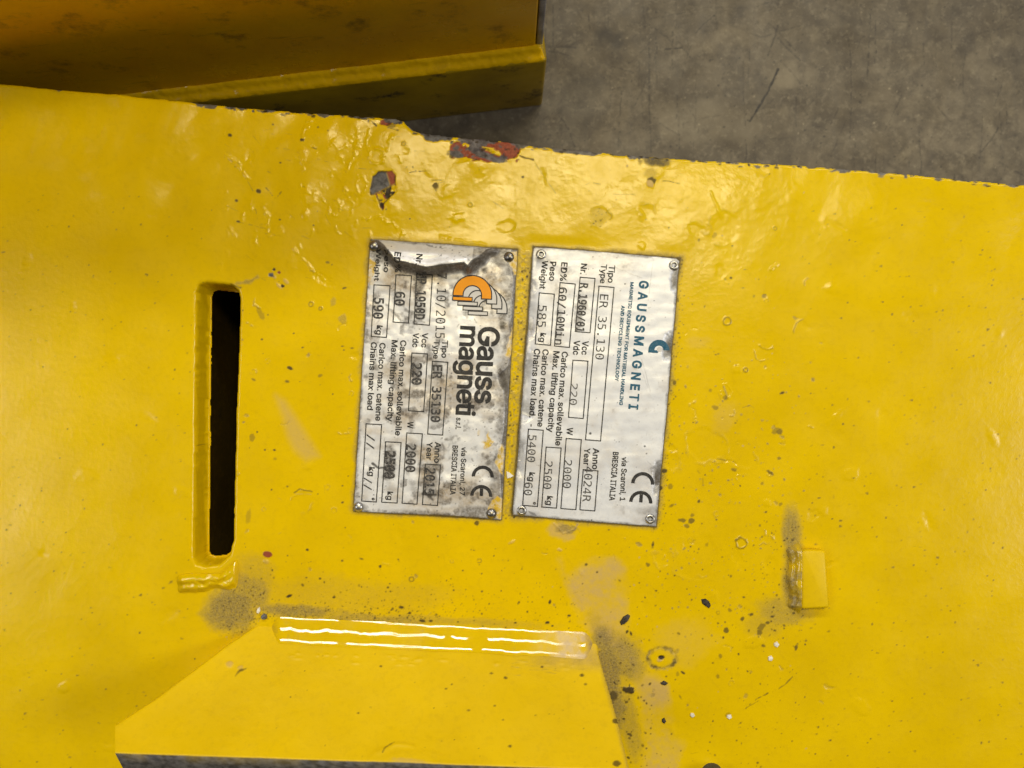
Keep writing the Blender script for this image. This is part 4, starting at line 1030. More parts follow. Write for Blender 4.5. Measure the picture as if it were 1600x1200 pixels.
def band(cx, cy, r0, r1, a0, a1, n=28):
    o = arc(cx, cy, r1, a0, a1, n); i = arc(cx, cy, r0, a0, a1, n)
    V = o + i; return np.array(V), [[k, k + 1, n + k + 1, n + k] for k in range(n - 1)]

# zoom frames used while measuring: A upper half, B lower half of each plate
def z1a(x, y): return (540 + x / 5, 360 + y / 5)
def z1b(x, y): return (540 + x / 5, 580 + y / 5)
def z2a(x, y): return (790 + x / 5, 370 + y / 5)
def z2b(x, y): return (790 + x / 5, 590 + y / 5)

# ================================================================== weathered nameplate (left)
NP1 = Nameplate([(580, 374.5), (809, 390), (783.5, 812.5), (552.5, 798)], 101)
X1, Y1 = NP1.px, NP1.py
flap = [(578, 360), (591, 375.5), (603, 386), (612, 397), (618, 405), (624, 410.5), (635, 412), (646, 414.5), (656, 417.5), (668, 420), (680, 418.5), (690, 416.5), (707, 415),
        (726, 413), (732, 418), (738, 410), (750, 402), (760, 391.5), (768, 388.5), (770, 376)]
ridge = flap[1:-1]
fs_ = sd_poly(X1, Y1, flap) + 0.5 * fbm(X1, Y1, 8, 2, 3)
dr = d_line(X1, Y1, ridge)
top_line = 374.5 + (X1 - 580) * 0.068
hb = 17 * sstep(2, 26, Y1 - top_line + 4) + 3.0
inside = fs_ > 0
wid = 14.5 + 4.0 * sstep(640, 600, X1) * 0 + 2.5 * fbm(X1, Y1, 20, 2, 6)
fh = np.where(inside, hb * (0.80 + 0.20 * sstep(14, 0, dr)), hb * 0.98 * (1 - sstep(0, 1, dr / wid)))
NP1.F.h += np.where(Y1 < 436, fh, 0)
fold_shade_grime = np.where(inside, sstep(1.0, 0, dr) * .5, sstep(wid * 1.05, wid * 0.55, dr)) * (Y1 - top_line > 1)  # steep side of the fold: its shade painted dark, together with grime
NP1.F.m['steel'] = np.maximum(NP1.F.m['steel'], fold_shade_grime * 0.85); NP1.F.m['dust'] = np.maximum(NP1.F.m['dust'], fold_shade_grime * .75)
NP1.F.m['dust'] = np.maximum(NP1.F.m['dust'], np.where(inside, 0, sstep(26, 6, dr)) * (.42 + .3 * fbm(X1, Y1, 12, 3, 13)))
NP1.F.h += 1.7 * fbm(X1, Y1, 60, 3, 8) + .5 * fbm(X1, Y1, 18, 2, 9) + .5 * np.abs(fbm(X1, Y1 * 1.8, 40, 2, 10))
n1 = fbm(X1, Y1, 48, 4, 33); n2 = fbm(X1, Y1, 14, 4, 34); n3 = fbm(X1 * .6, Y1 * 1.6, 20, 3, 35)
notflap = np.where(inside, .15, 1.0)
NP1.F.m['pale'] = np.maximum(NP1.F.m['pale'], np.clip(.22 + 1.0 * n1 + .5 * n3, 0, .9) * notflap)
NP1.F.m['dust'] = np.maximum(NP1.F.m['dust'], sstep(.10, .55, n2 + .35 * n1) * .70 * notflap)
NIB1 = [(500, 300), (800, 300), (800, 426), (803, 436), (800, 470), (799, 496), (795, 508), (797, 522), (794, 545), (796, 560), (794, 572),
        (786, 580), (778, 590), (782, 604), (787, 610), (789, 640), (786, 672), (784, 690), (782, 703), (781, 740), (783, 770), (782, 900), (500, 900)]
OUT1 = [(580, 374.5), (700, 382.5), (770, 388), (809, 390), (806, 440), (801, 520), (796, 600), (790, 700), (783.5, 812.5), (760, 810), (700, 805), (640, 803), (590, 801), (552.5, 798),
        (556, 750), (559, 700), (562, 650), (564, 610), (565, 570), (567, 545), (569, 530), (570, 490), (572, 450), (573, 430), (575, 400)]
q1 = sd_poly(X1, Y1, OUT1)
ed = sstep(6, 0, q1 + 4 * n2)
NP1.F.m['dust'] = np.maximum(NP1.F.m['dust'], ed * .8); NP1.F.m['dust'] = np.maximum(NP1.F.m['dust'], sstep(30, 0, np.where(X1 > 740 - (Y1 - 400) * .06, q1, 99) + 26 * n2 + 10 * n1) * .7)
qn = sd_poly(X1 + 1.5 * n2, Y1 + 1.5 * n2, NIB1); rt = sstep(1.5, -1.5, qn)
NP1.F.m['steel'] = np.maximum(NP1.F.m['steel'], rt * .8); NP1.F.h += -1.2 * rt; NP1.F.m['dust'] = np.maximum(NP1.F.m['dust'], rt * np.clip(.35 + n2, 0, 1) * .8)
# dark bruises along the right edge
for (x, y, rx, ry, a, v) in ((787, 508, 6, 8, .2, .9), (783, 583, 7, 9, .3, .9), (788, 600, 5, 12, 0, .8), (776, 715, 8, 6, -.6, .8), (766, 722, 10, 5, -.4, .65), (782, 706, 5, 5, 0, .7), (783, 660, 3, 14, 0, .6), (775, 745, 7, 9, .4, .5), (772, 760, 8, 6, .4, .45), (700, 420, 12, 6, .1, .6), (756, 412, 7, 5, .3, .55), (757, 422, 4, 4, 0, .85), (756, 412, 2.5, 2.5, 0, .8),
                            (782, 410, 13, 10, 0, .55), (775, 398, 16, 6, 0, .55), (591, 395, 12, 12, .6, .65), (585, 412, 10, 12, 0, .35), (575, 440, 4, 8, 0, .6), (566, 545, 4, 8, 0, .4), (690, 430, 8, 5, 0, .75), (664, 432, 12, 6, 0, .75), (770, 800, 10, 9, 0, .6), (562, 793, 10, 9, 0, .55), (655, 800, 40, 3, .05, .5), (645, 755, 7, 5, .4, .4), (648, 766, 5, 8, -.4, .3)):
    NP1.blob('dust', x, y, rx, ry, a, v, 3, .6); NP1.blob('dark', x, y, rx * .7, ry * .7, a, v * .45, 3, .8)
NP1.line('dust', [(605, 477), (613, 485), (628, 500), (640, 506)], 4, .6, 1.6, 2, 0, .1); NP1.line('dust', [(605, 480), (620, 494)], 3, .5, 1.4)
for k in range(46):
    x = NP1.F.X; xx = rng.uniform(565, 795); yy = rng.uniform(425, 800); a = rng.uniform(0, 3.1); L = rng.uniform(3, 16)
    NP1.line('dust', [(xx, yy), (xx + L * math.cos(a), yy + L * math.sin(a))], rng.uniform(.7, 2.2), rng.uniform(.3, .75), 1.0, 1.2, 0, .1)
for k in range(26):
    xx = rng.uniform(690, 755); yy = rng.uniform(384, 412); a = rng.choice((.5, 2.6)) + rng.uniform(-.3, .3); L = rng.uniform(2, 9)
    if yy > 382 + (xx - 690) * .07 + 3: NP1.line('dark', [(xx, yy), (xx + L * math.cos(a), yy + L * math.sin(a))], .8, rng.uniform(.4, .8), .7, .8, 0, .1)
NP1.line('dark', [(668, 384), (680, 387), (689, 388)], 3, .7, 1, .8, 0, .15)
for k in range(240):
    xx = rng.uniform(560, 800); yy = rng.uniform(385, 808)
    NP1.blob('dark', xx, yy, rng.uniform(.5, 1.3), rng.uniform(.5, 1.1), 0, rng.uniform(.5, .95), .5, 0)
for k in range(40): NP1.blob('dust', 772 + rng.gauss(0, 9), 640 + rng.gauss(0, 9), .8, .8, 0, .8, .6, 0)
# yellow paint caught on the plate
for pts in ([(797, 396), (808, 394), (809, 428), (803, 430), (799, 420), (795, 412)], [(575, 402), (582, 406), (589, 412), (586, 424), (579, 440), (573, 446)], [(790, 556), (798, 520), (799, 512), (801, 545), (796, 560)],
            [(762, 674), (766, 683), (772, 690), (764, 700), (756, 700), (757, 692), (752, 690), (760, 688)], [(782, 695), (788, 700), (786, 742), (779, 733), (772, 722)], [(768, 782), (778, 775), (785, 778), (784, 812), (776, 809), (770, 796), (763, 796)], [(572, 425), (578, 430), (577, 440), (571, 444)]):
    NP1.poly('over', pts, .95, 1.4, 2.6, clear=('dust', 'steel'))
NP1.blob('over', 748, 676, 2, 4, 0, .5, 1, .5); NP1.poly('over', [(580, 432), (588, 438), (584, 446), (578, 446)], .4, 2, 2)
# dirt smudges behind the stamped figures
for (x, y, rx, ry, v) in ((586, 481, 7, 12, .5), (620, 467, 7, 9, .6), (655, 445, 8, 20, .95), (656, 485, 7, 14, .55), (650, 585, 7, 17, .9), (680, 640, 8, 22, .8), (683, 580, 7, 12, .8), (641, 715, 6, 20, .75), (609, 726, 8, 24, .95), (674, 752, 8, 20, .6), (671, 772, 10, 5, .95), (690, 450, 7, 22, .3), (648, 570, 4, 8, .9)):
    NP1.blob('dust', x, y, rx * 1.1, ry * 1.1, .06, v * .85, 3.0, .6); NP1.blob('dark', x, y, rx * .8, ry * .8, .06, v * .18, 4.0, .8)
NP1.line('dark', [(583, 723), (590, 729), (592, 731), (601, 730)], 4, .9, 1, 1)
NP1.line('dark', [(673, 765), (671, 775), (676, 780)], 5, .75, 1.2, 1.4); NP1.line('dark', [(661, 770), (672, 772), (680, 773)], 4, .85, 1, 1.2)
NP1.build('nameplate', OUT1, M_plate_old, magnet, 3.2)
tag(NP1.obj, 'grimy bent nameplate with orange arch logo and folded top edge')

T1 = lambda name, s, a, b, H, mat=M_ink, font=FONT_SANS, off=0.0, sp=1.0: put_text(NP1, name, s, a, b, H, mat, font, off, sp)
BO = 0.020   # a little extra weight for the printed captions
T1('field_caption', 'Peso', z1a(312, 160), z1a(301, 330), 8, off=BO)
T1('field_caption', 'Weight', z1a(245, 150), z1a(228, 396), 7.2, off=BO)
frame(NP1, [z1a(225, 427), z1a(350, 435), z1a(322, 837), z1a(203, 829)])
T1('field_value', '590', z1a(228, 525), z1a(219, 690), 14.5, M_stamp, FONT_MONO, .02)
T1('field_caption', 'kg', z1a(248, 740), z1a(240, 814), 9, off=BO)
T1('field_caption', 'ED%', z1a(401, 184), z1a(388, 330), 9.2, off=BO)
frame(NP1, [z1a(397, 350), z1a(517, 357), z1a(493, 725), z1a(373, 717)])
T1('field_value', '60', z1a(391, 478), z1a(385, 588), 15, M_stamp, FONT_MONO, .02)
T1('field_caption', 'Nr.', z1a(566, 197), z1a(561, 285), 9, off=BO)
frame(NP1, [z1a(558, 345), z1a(680, 352), z1a(657, 742), z1a(537, 732)])
T1('field_value', 'MP 1950D', z1a(561, 330), z1a(545, 696), 14.5, M_stamp, FONT_MONO, .03)
T1('field_value', '7.10/2015', z1a(720, 335), z1a(702, 843), 14.5, M_stamp, FONT_MONO, .0)
T1('field_caption', 'Tipo', z1a(758, 858), z1a(752, 996), 8.6, off=BO); T1('field_caption', 'Type', z1a(694, 858), z1a(687, 1004), 8.2, off=BO)
frame(NP1, [z1a(680, 1022), z1a(800, 1031), z1b(760, 498), z1b(643, 490)])
T1('field_value', 'ER 35130', z1a(686, 1050), z1b(668, 396), 14, M_stamp, FONT_MONO, .02)
T1('field_caption', 'Vcc', z1a(600, 800), z1a(594, 916), 9, off=BO); T1('field_caption', 'Vdc', z1a(530, 800), z1a(524, 914), 9, off=BO)
frame(NP1, [z1a(520, 958), z1a(642, 966), z1b(612, 316), z1b(493, 308)])
T1('field_value', '220', z1a(522, 1035), z1b(520, 106), 14.5, M_stamp, FONT_MONO, .03)
T1('field_caption', 'Carico max. sollevabile', z1a(432, 858), z1b(390, 502), 8.8, off=BO); T1('field_caption', 'Max. lifting capacity', z1a(365, 857), z1b(327, 392), 8.8, off=BO)
T1('field_caption', 'Carico max. catene', z1a(270, 878), z1b(236, 388), 8.8, off=BO); T1('field_caption', 'Chains max load', z1a(202, 872), z1b(172, 302), 8.8, off=BO)
T1('field_caption', 'W', z1b(487, 392), z1b(484, 446), 9, off=BO)
frame(NP1, [z1b(480, 481), z1b(602, 488), z1b(560, 1036), z1b(444, 1028)]); T1('field_value', '2000', z1b(479, 568), z1b(471, 785), 14.5, M_stamp, FONT_MONO, .02)
frame(NP1, [z1b(315, 550), z1b(436, 556), z1b(405, 1027), z1b(285, 1020)]); T1('field_value', '2500', z1b(316, 620), z1b(305, 836), 15, M_stamp, FONT_MONO, .04)
T1('field_caption', 'kg', z1b(330, 936), z1b(325, 1002), 8.6, off=BO)
frame(NP1, [z1b(163, 410), z1b(284, 417), z1b(243, 1019), z1b(129, 1012)])
T1('field_value', '//', z1b(176, 490), z1b(170, 606), 11, M_stamp, FONT_MONO, .01); T1('field_value', '//', z1b(154, 828), z1b(150, 925), 11, M_stamp, FONT_MONO, .01)
T1('field_caption', 'kg', z1b(187, 745), z1b(181, 817), 8.6, off=BO); T1('field_caption', '\u00b0', z1b(184, 984), z1b(183, 1004), 9, off=BO)
T1('field_caption', 'Anno', z1b(701, 550), z1b(694, 714), 9, off=BO); T1('field_caption', 'Year', z1b(638, 550), z1b(633, 690), 8.4, off=BO)
frame(NP1, [z1b(625, 723), z1b(743, 731), z1b(720, 1046), z1b(602, 1039)]); T1('field_value', '2015', z1b(630, 752), z1b(618, 960), 14.5, M_stamp, FONT_MONO, .02)
T1('maker_name', 'Gauss', (749, 510), (742, 630), 31.5, off=.022, sp=.94); T1('maker_name', 'magneti', (720.5, 509), (713, 648.5), 28.5, off=.022, sp=.94)
T1('maker_name', 's.r.l.', z1b(868, 360), z1b(860, 452), 8, off=BO)
T1('address', 'via Scaroni, 27', z1b(908, 590), z1b(893, 966), 7.6, off=BO); T1('address', 'BRESCIA ITALIA', z1b(838, 578), z1b(818, 962), 8, off=BO)
def ce_mark(NP, c1, c2, r, th, tilt):
    """the two letters read downwards: both arcs open towards the foot of the plate"""
    ps = []
    for i, (cx, cy) in enumerate((c1, c2)):
        V, Fc = band(cx, cy, r - th, r, math.pi + tilt - .03, 2 * math.pi + tilt + .03, 30); ps.append((V, Fc, 0, LIFT))
        if i == 1:
            ux, uy = math.cos(tilt + math.pi / 2), math.sin(tilt + math.pi / 2); nx, ny = uy, -ux; t = th / 2
            a = (cx - ux * (r - th - .3), cy - uy * (r - th - .3)); b = (cx, cy)
            V = np.array([(a[0] + nx * t, a[1] + ny * t), (b[0] + nx * t, b[1] + ny * t), (b[0] - nx * t, b[1] - ny * t), (a[0] - nx * t, a[1] - ny * t)])
            ps.append((V, [[0, 1, 2, 3]], 0, LIFT))
    return join_fill(NP, 'conformity_mark', ps, [M_ink], None)
ce_mark(NP1, z1b(1072, 822), z1b(1060, 972), 17.2, 5.2, .06)
# arch logo: one orange arch with three outlined ones stepping down behind it
def arch_logo(NP):
    ps = []; lw = 1.35; c, s = math.cos(.045), math.sin(.045)
    def tr(pts, ox, oy): return [(ox + x * c - y * s, oy + x * s + y * c) for x, y in pts]
    R, r = 31.0, 13.5
    for k in (3, 2, 1, 0):
        ox, oy = 738.2 + 8.0 * k, 461.2 + 7.5 * k
        lf = LIFT + .1 + .24 * (3 - k)
        fillm = 1 if k == 0 else 2
        n = 34
        a = np.linspace(math.pi, 2 * math.pi, n)
        def shape(Ro, Ri, e):
            o = [(Ro * math.cos(t), Ro * math.sin(t)) for t in a] + [(Ro, 6.4 + e)]
            i = [(Ri * math.cos(t), Ri * math.sin(t)) for t in a] + [(Ri, 6.4 + e)]
            o[0] = (-Ro, 3 + e); i[0] = (-Ri, 3 + e)
            return np.array(tr(o, ox, oy) + tr(i, ox, oy)), [[q, q + 1, n + 1 + q + 1, n + 1 + q] for q in range(n)]
        V, Fc = shape(R, r, 0); ps.append((V, Fc, 0, lf))
        V, Fc = shape(R - lw * 1.3, r + lw * 1.3, -lw * 1.3); ps.append((V, Fc, fillm, lf + .08))
        for g, m_ in ((0, 0), (lw * 1.1, fillm)):
            q = tr([(-R + g, 3.2 + g), (.8 - g, 3.2 + g), (.8 - g, 10.4 - g), (-R + g, 10.4 - g)], ox, oy)
            ps.append((np.array(q), [[0, 1, 2, 3]], m_, lf + .14 + (.06 if g else 0)))
    return join_fill(NP, 'arch_logo', ps, [M_ink, M_ink_orange, M_ink_white], None)
tag(arch_logo(NP1), 'orange arch logo with three outlined arches behind it')

DOME = [(0, 5.2), (2.6, 4.9), (4.8, 4.0), (6.6, 2.6), (7.8, .8), (8.2, -1.2), (8.2, -4)]
def dome_rivet(NP, x, y, mat, sc=1.0, tilt=(0, 0)):
    return fix_parent(lathe('rivet', [(r * sc, z * sc) for r, z in DOME], 28, mat, (x, y, float(NP.z(np.array([x]), np.array([y]))[0])), magnet, tilt), NP.obj)
dome_rivet(NP1, 585.5, 385, M_rivet_old, 1.1); dome_rivet(NP1, 794.5, 402, M_rivet_old, 1.05, (.25, 0)); dome_rivet(NP1, 561, 791.5, M_rivet, 1.0); dome_rivet(NP1, 768, 802, M_rivet_old, 1.05)

# ================================================================== newer nameplate (right)
NP2 = Nameplate([(833.5, 385.5), (1062, 404.5), (1025, 823), (800.5, 805)], 202)
X2, Y2 = NP2.px, NP2.py
n1 = fbm(X2, Y2, 60, 3, 41); n2 = fbm(X2, Y2, 16, 4, 42)
OUT2 = [(836, 386), (960, 395), (1056, 404), (1061.5, 408), (1059, 435), (1054, 500), (1047, 570), (1042, 640), (1036, 700), (1030, 765), (1025, 822.5),
        (960, 818), (880, 811), (802, 804.5), (801, 798), (806, 740), (811, 690), (814, 640), (819, 580), (824, 520), (828, 460), (831, 410), (833, 389)]
q2 = sd_poly(X2, Y2, OUT2)
NP2.F.h += 1.0 * n1 + .3 * fbm(X2, Y2, 24, 2, 43)
NP2.F.h += .35 * fbm(X2 * .5, Y2 * 2, 30, 2, 46)
# buckled long edges, the sheen of their bends painted in as grey blotches
le = sstep(26, 0, q2) * sstep(860, 835, X2 + (Y2 - 400) * .075)
NP2.F.h += le * 3.0 * np.sin(Y2 / 17.0 + 2.5 * n1) 
NP2.F.m['steel'] = np.maximum(NP2.F.m['steel'], le * np.clip(.1 + .9 * fbm(X2, Y2, 34, 3, 47), 0, 1) * .9)
for (x, y, rx, ry, v, dz) in ((1055, 437, 6, 16, .85, -3), (1047, 540, 8, 16, .95, -3.5), (1043, 552, 7, 9, .8, -2), (1028, 742, 7, 18, .95, -3.5), (1021, 735, 8, 6, .5, -1), (1056, 424, 7, 6, .5, -1), (1024, 765, 5, 8, .6, -1), (1019, 797, 9, 6, .45, 0), (1005, 798, 14, 5, .3, 0),
                             (831, 450, 6, 8, .5, -2), (828, 512, 6, 14, .7, -3), (820, 640, 12, 14, .55, -2), (815, 700, 5, 10, .6, -1), (826, 575, 6, 20, .5, -1.5), (808, 745, 6, 9, .35, 0), (850, 408, 9, 7, .5, 0), (845, 402, 9, 9, .55, 0), (815, 800, 8, 7, .5, 0), (830, 803, 12, 3, .5, 0), (1018, 811, 12, 10, .4, 0)):
    NP2.blob('steel', x, y, rx, ry, .07, v, 4, .45, dz)
NP2.blob('dust', 1047, 543, 5, 10, 0, .8, 3, .5); NP2.blob('dust', 1027, 748, 5, 10, .1, .8, 3, .5); NP2.blob('dust', 1056, 440, 4, 9, 0, .6, 3, .5)
NP2.F.m['dust'] = np.maximum(NP2.F.m['dust'], sstep(4.5, 0, q2 + 3 * n2) * .7)
NP2.F.m['pale'] = np.maximum(NP2.F.m['pale'], np.clip(.05 + .4 * n1 + .25 * n2, 0, .3))
NP2.F.m['dust'] = np.maximum(NP2.F.m['dust'], sstep(.45, .9, n2 + .3 * n1) * .3)
for (x, y, rx, ry, v) in ((911, 477, 7, 10, .55), (904, 500, 6, 14, .65), (906, 475, 4, 18, .5), (874, 490, 5, 10, .55), (872, 520, 5, 14, .4), (900, 480, 3, 4, .6), (886, 425, 10, 8, .25), (843, 490, 5, 12, .25)):
    NP2.blob('dust', x, y, rx, ry, .08, v, 3, .6)
for pts, v in (([(960, 418), (985, 428), (1003, 434)], .3), ([(1019, 412), (1016, 440), (1012, 470)], .3), ([(1002, 562), (1010, 590), (1016, 612)], .35), ([(1000, 575), (1012, 605)], .25), ([(912, 480), (925, 488)], .3)):
    NP2.line('dust', pts, .9, v, .7, 1.0)
for k in range(34):
    xx = rng.uniform(825, 1045); yy = rng.uniform(400, 810); a = rng.uniform(0, 3.1); L = rng.uniform(4, 20)
    NP2.line('dust', [(xx, yy), (xx + L * math.cos(a), yy + L * math.sin(a))], rng.uniform(.6, 1.2), rng.uniform(.12, .35), .8, 1.2, 0, .1)
for k in range(80):
    NP2.blob('dark', rng.uniform(815, 1050), rng.uniform(392, 818), rng.uniform(.45, 1.0), rng.uniform(.45, .9), 0, rng.uniform(.4, .9), .5, 0)
for (x, y, r) in ((1007, 697, 1.4), (1009.5, 708.5, 1.1), (976, 444, 1.2), (924, 812, 1.2), (922, 677, 2.0)): NP2.blob('dark', x, y, r, r, 0, .9, .6, .2)
for k in range(5): NP2.line('dark', [(825 + k * 2.4, 798 + k * .8), (829 + k * 2.2, 802 + k * .9)], 1.0, .7, .6, .6)
NP2.build('nameplate', OUT2, M_plate_new, magnet, 3.2)
tag(NP2.obj, 'cleaner pale nameplate with teal lettering')

T2 = lambda name, s, a, b, H, mat=M_ink, font=FONT_SANS, off=0.0, sp=1.0: put_text(NP2, name, s, a, b, H, mat, font, off, sp)
T2('field_caption', 'Tipo', z2a(808, 222), z2a(796, 360), 9, off=BO); T2('field_caption', 'Type', z2a(746, 216), z2a(736, 366), 8.6, off=BO)
frame(NP2, [z2a(728, 387), z2a(845, 398), z2b(740, 494), z2b(623, 484)]); T2('field_value', 'ER 35.130', z2a(737, 450), z2a(699, 956), 13, M_stamp, FONT_MONO, -.002)
T2('field_caption', 'Nr.', z2a(590, 210), z2a(582, 294), 9, off=BO)
frame(NP2, [z2a(581, 318), z2a(697, 328), z2a(658, 750), z2a(543, 741)]); T2('field_value', 'R.1960/01', z2a(583, 362), z2a(550, 742), 12, M_stamp, FONT_MONO, .022)
T2('field_caption', 'ED%', z2a(436, 200), z2a(424, 346), 9.4, off=BO)
frame(NP2, [z2a(425, 360), z2a(543, 371), z2a(497, 865), z2a(381, 854)]); T2('field_value', '60/10Min', z2a(418, 395), z2a(386, 842), 12, M_stamp, FONT_MONO, .012)
T2('field_caption', 'Peso', z2a(349, 195), z2a(340, 346), 9, off=BO); T2('field_caption', 'Weight', z2a(287, 185), z2a(265, 408), 8.6, off=BO)
frame(NP2, [z2a(262, 440), z2a(380, 450), z2a(350, 848), z2a(231, 838)]); T2('field_value', '585', z2a(256, 535), z2a(247, 705), 13, M_stamp_thin, FONT_MONO, .004)
T2('field_caption', 'kg', z2a(272, 750), z2a(264, 822), 8.6, off=BO)
T2('field_caption', 'Vcc', z2a(600, 812), z2a(592, 922), 9.4, off=BO); T2('field_caption', 'Vdc', z2a(533, 808), z2a(526, 922), 9.4, off=BO)
frame(NP2, [z2a(525, 964), z2a(642, 972), z2b(605, 319), z2b(490, 309)]); T2('field_value', '220', z2b(507, 45), z2b(499, 212), 11, M_stamp_thin, FONT_MONO, 0)
T2('field_caption', 'Carico max. sollevabile', z2a(440, 896), z2b(388, 530), 9, off=BO); T2('field_caption', 'Max. lifting capacity', z2a(375, 892), z2b(327, 425), 9, off=BO)
T2('field_caption', 'Carico max. catene', z2a(290, 878), z2b(248, 384), 9, off=BO); T2('field_caption', 'Chains max load.', z2a(224, 874), z2b(185, 312), 9, off=BO); T2('field_caption', '-', z2b(180, 362), z2b(179, 380), 9, off=BO)
T2('field_caption', 'W', z2b(480, 388), z2b(476, 446), 9, off=BO)
frame(NP2, [z2b(472, 474), z2b(590, 483), z2b(548, 1029), z2b(431, 1020)]); T2('field_value', '2000', z2b(457, 640), z2b(447, 860), 12, M_stamp_thin, FONT_MONO, .002)
frame(NP2, [z2b(316, 541), z2b(433, 549), z2b(397, 1017), z2b(282, 1008)]); T2('field_value', '2500', z2b(306, 650), z2b(293, 866), 12, M_stamp_thin, FONT_MONO, .004)
T2('field_caption', 'kg', z2b(325, 920), z2b(317, 992), 8.8, off=BO)
frame(NP2, [z2b(178, 401), z2b(294, 410), z2b(248, 1004), z2b(133, 995)]); T2('field_value', '5400', z2b(181, 445), z2b(168, 656), 12, M_stamp_thin, FONT_MONO, .004)
T2('field_caption', 'kg', z2b(186, 735), z2b(178, 806), 8.6, off=BO); T2('field_value', '60', z2b(150, 815), z2b(145, 916), 12, M_stamp_thin, FONT_MONO, .006); T2('field_caption', '\u00b0', z2b(190, 967), z2b(189, 988), 9, off=BO)
T2('field_caption', 'Anno', z2b(683, 548), z2b(675, 714), 9.2, off=BO); T2('field_caption', 'Year', z2b(615, 548), z2b(607, 682), 8.8, off=BO)
frame(NP2, [z2b(605, 716), z2b(720, 727), z2b(695, 1039), z2b(579, 1030)]); T2('field_value', '4024R', z2b(618, 690), z2b(598, 966), 12.5, M_stamp_thin, FONT_MONO, .004)
def spaced(NP, name, s, p0, p1, H, mat, off):       # wide, evenly letterspaced capitals
    T2(name, s, p0, p1, H, mat, FONT_SANS, off, 1.45)
spaced(NP2, 'maker_name', 'GAUSSMAGNETI', z2a(1046, 342), z2b(960, 246), 13.6, M_ink_teal, .034)
T2('maker_motto', 'MAGNETIC EQUIPMENT FOR MATERIAL HANDLING', z2a(974, 355), z2b(886, 214), 5.0, M_ink_teal, off=.03); T2('maker_motto', 'AND RECYCLING TECHNOLOGY', z2a(903, 537), z2a(853, 1128), 5.0, M_ink_teal, off=.03)
def ring_logo(NP):
    cx, cy = z2a(1196, 888); t = .08
    ps = []; V, Fc = band(cx, cy, 7.4, 16.6, math.pi + t, 2 * math.pi + t - .1, 30); ps.append((V, Fc, 0, LIFT))
    ux, uy = math.cos(t), math.sin(t); dx, dy = -uy, ux
    V = np.array([(cx - ux * 16.6, cy - uy * 16.6), (cx - ux * 1.5, cy - uy * 1.5 - .0), (cx - ux * 1.5 + dx * 4.4, cy - uy * 1.5 + dy * 4.4), (cx - ux * 16.6 + dx * 4.4, cy - uy * 16.6 + dy * 4.4)])
    ps.append((V, [[0, 1, 2, 3]], 0, LIFT))
    V, Fc = band(cx + .5, cy - 1.5, 0.2, 4.0, 0, 2 * math.pi, 24); ps.append((V, Fc, 1, LIFT + .05))
    return join_fill(NP, 'ring_logo', ps, [M_ink_teal, M_ink_white], None)
tag(ring_logo(NP2), 'teal ring logo worn away at its right side')
T2('address', 'via Scaroni, 1', z2b(908, 618), z2b(891, 960), 8, off=BO); T2('address', 'BRESCIA ITALIA', z2b(838, 578), z2b(808, 958), 8.4, off=BO)
ce_mark(NP2, z2b(1068, 826), z2b(1053, 972), 18.0, 5.2, .08)
EYE = [(0, -2.5), (2.8, -2.5), (3.0, 1.4), (3.7, 2.0), (4.6, 2.4), (6.4, 2.0), (7.7, .9), (8.2, -.4), (8.2, -3)]
def eye_rivet(NP, x, y):
    return fix_parent(lathe('rivet', EYE, 28, [M_hole, M_rivet], (x, y, float(NP.z(np.array([x]), np.array([y]))[0])), magnet, (0, 0), [0, 0, 0, 1, 1, 1, 1, 1, 1]), NP.obj)
for (x, y) in ((845.6, 398), (1052.4, 415), (815, 797), (1015.4, 810.4)): eye_rivet(NP2, x, y)

# ------------------------------------------------------------------ loose crumbs lying on the plate
def crumb(name, pts, th, mat, label, cat, group, seed):
    r = random.Random(seed); bm = bmesh.new()
    zc = float(plate_z(np.mean([p[0] for p in pts]), np.mean([p[1] for p in pts])))
    lo = [bm.verts.new(((x - 800) * S, -(y - 600) * S, (zc - .3) * S)) for x, y in pts]
    cx = np.mean([p[0] for p in pts]); cy = np.mean([p[1] for p in pts])
    hi = [bm.verts.new(((cx + (x - cx) * .8 - 800) * S, -(cy + (y - cy) * .8 - 600) * S, (zc + th * r.uniform(.6, 1.2)) * S)) for x, y in pts]
    top = bm.verts.new(((cx - 800) * S, -(cy - 600) * S, (zc + th * 1.15) * S)); n = len(pts)
    for i in range(n):
        j = (i + 1) % n
        bm.faces.new([lo[i], lo[j], hi[j], hi[i]]); bm.faces.new([hi[i], hi[j], top])
    bm.faces.new(lo[::-1]); bmesh.ops.recalc_face_normals(bm, faces=bm.faces)
    me = bpy.data.meshes.new(name); bm.to_mesh(me); bm.free(); me.materials.append(mat)
    o = bpy.data.objects.new(name, me); COL.objects.link(o)
    return tag(o, label, cat, group)
G1 = 'dark flakes lying on the plate'; G2 = 'white chips lying on the plate'
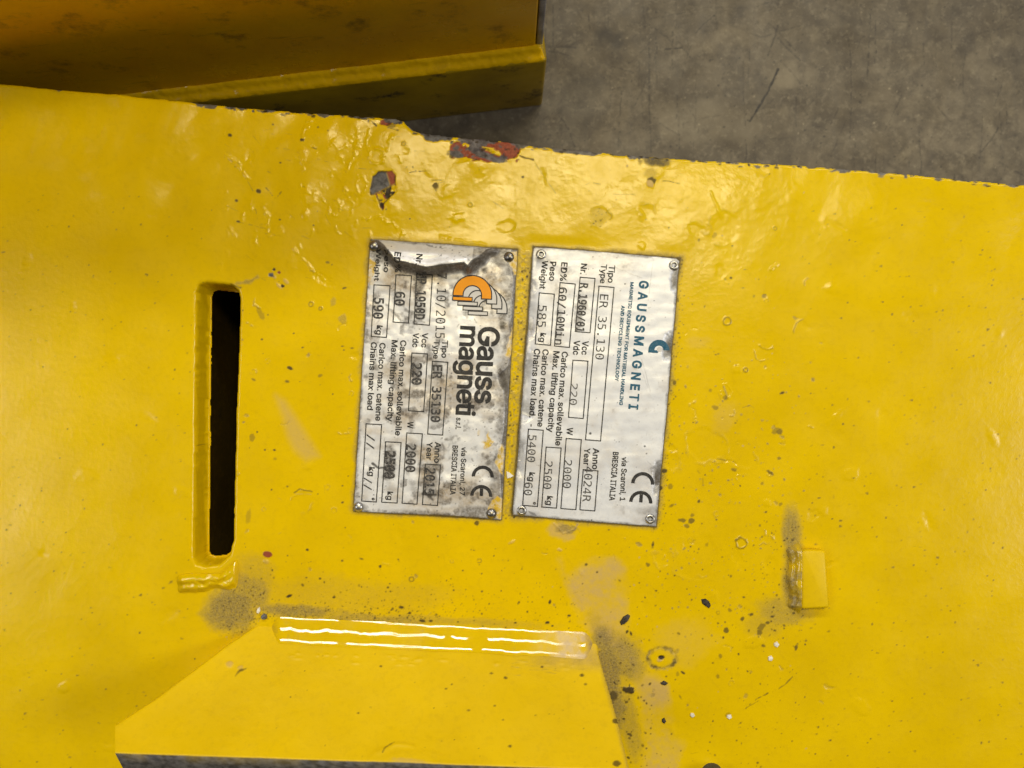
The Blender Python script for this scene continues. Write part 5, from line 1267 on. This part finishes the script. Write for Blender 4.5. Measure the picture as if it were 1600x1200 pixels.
crumb('dark_flake', [(1095, 936), (1102, 935), (1108, 939), (1111, 946), (1108, 951), (1102, 947), (1097, 943)], 2.2, M_flake, 'largest black flake, lying left of the grey dust patch at right', 'flake', G1, 1)
crumb('dark_flake', [(968, 972), (974, 963), (981, 959), (985, 962), (982, 969), (976, 975), (970, 977)], 2.2, M_flake, 'long slanted black flake lying above the dust corner of the lug', 'flake', G1, 2)
crumb('dark_flake', [(1034, 1123), (1038, 1121), (1041, 1127), (1038, 1131), (1034, 1128)], 2, M_flake, 'small black flake on the tan smear beside the lug edge', 'flake', G1, 3)
crumb('dark_flake', [(1031, 1067), (1037, 1063), (1044, 1067), (1040, 1071), (1034, 1070)], 2, M_flake, 'brown flake just below the round ring spot with a hole', 'flake', G1, 4)
crumb('white_chip', [(791, 736), (796, 738), (803, 744), (797, 747), (792, 748)], 2.5, M_chip, 'white triangular chip wedged between the two nameplates', 'paint chip', G2, 5)
crumb('white_chip', [(1209, 1005), (1214, 1002), (1218, 1007), (1214, 1012), (1209, 1009)], 2.5, M_chip, 'white chip highest of the two at the right edge', 'paint chip', G2, 6)
crumb('white_chip', [(1200, 1026), (1205, 1024), (1208, 1028), (1206, 1033), (1200, 1032)], 2.5, M_chip, 'round white chip lower of the two at the right edge', 'paint chip', G2, 7)
crumb('white_chip', [(1079, 1114), (1084, 1114), (1086, 1119), (1081, 1121), (1078, 1118)], 2.5, M_chip, 'lone white chip right of the tan smear near the bottom', 'paint chip', G2, 8)
crumb('white_chip', [(1136, 1117), (1142, 1116), (1144, 1121), (1139, 1124), (1135, 1121)], 2.0, M_chip, 'dirty white chip above the dark bolt head', 'paint chip', G2, 9)
crumb('white_chip', [(402, 951), (406, 948), (407, 955), (404, 959), (401, 957)], 3.0, M_chip, 'white chip in the dusty corner left of the weld bead', 'paint chip', G2, 10)
crumb('grey_pellet', [(408, 962), (412, 958), (417, 960), (418, 965), (414, 968), (409, 967)], 4.5, M_steel, 'grey metal pellet at the left end of the weld bead', 'pellet', None, 11)
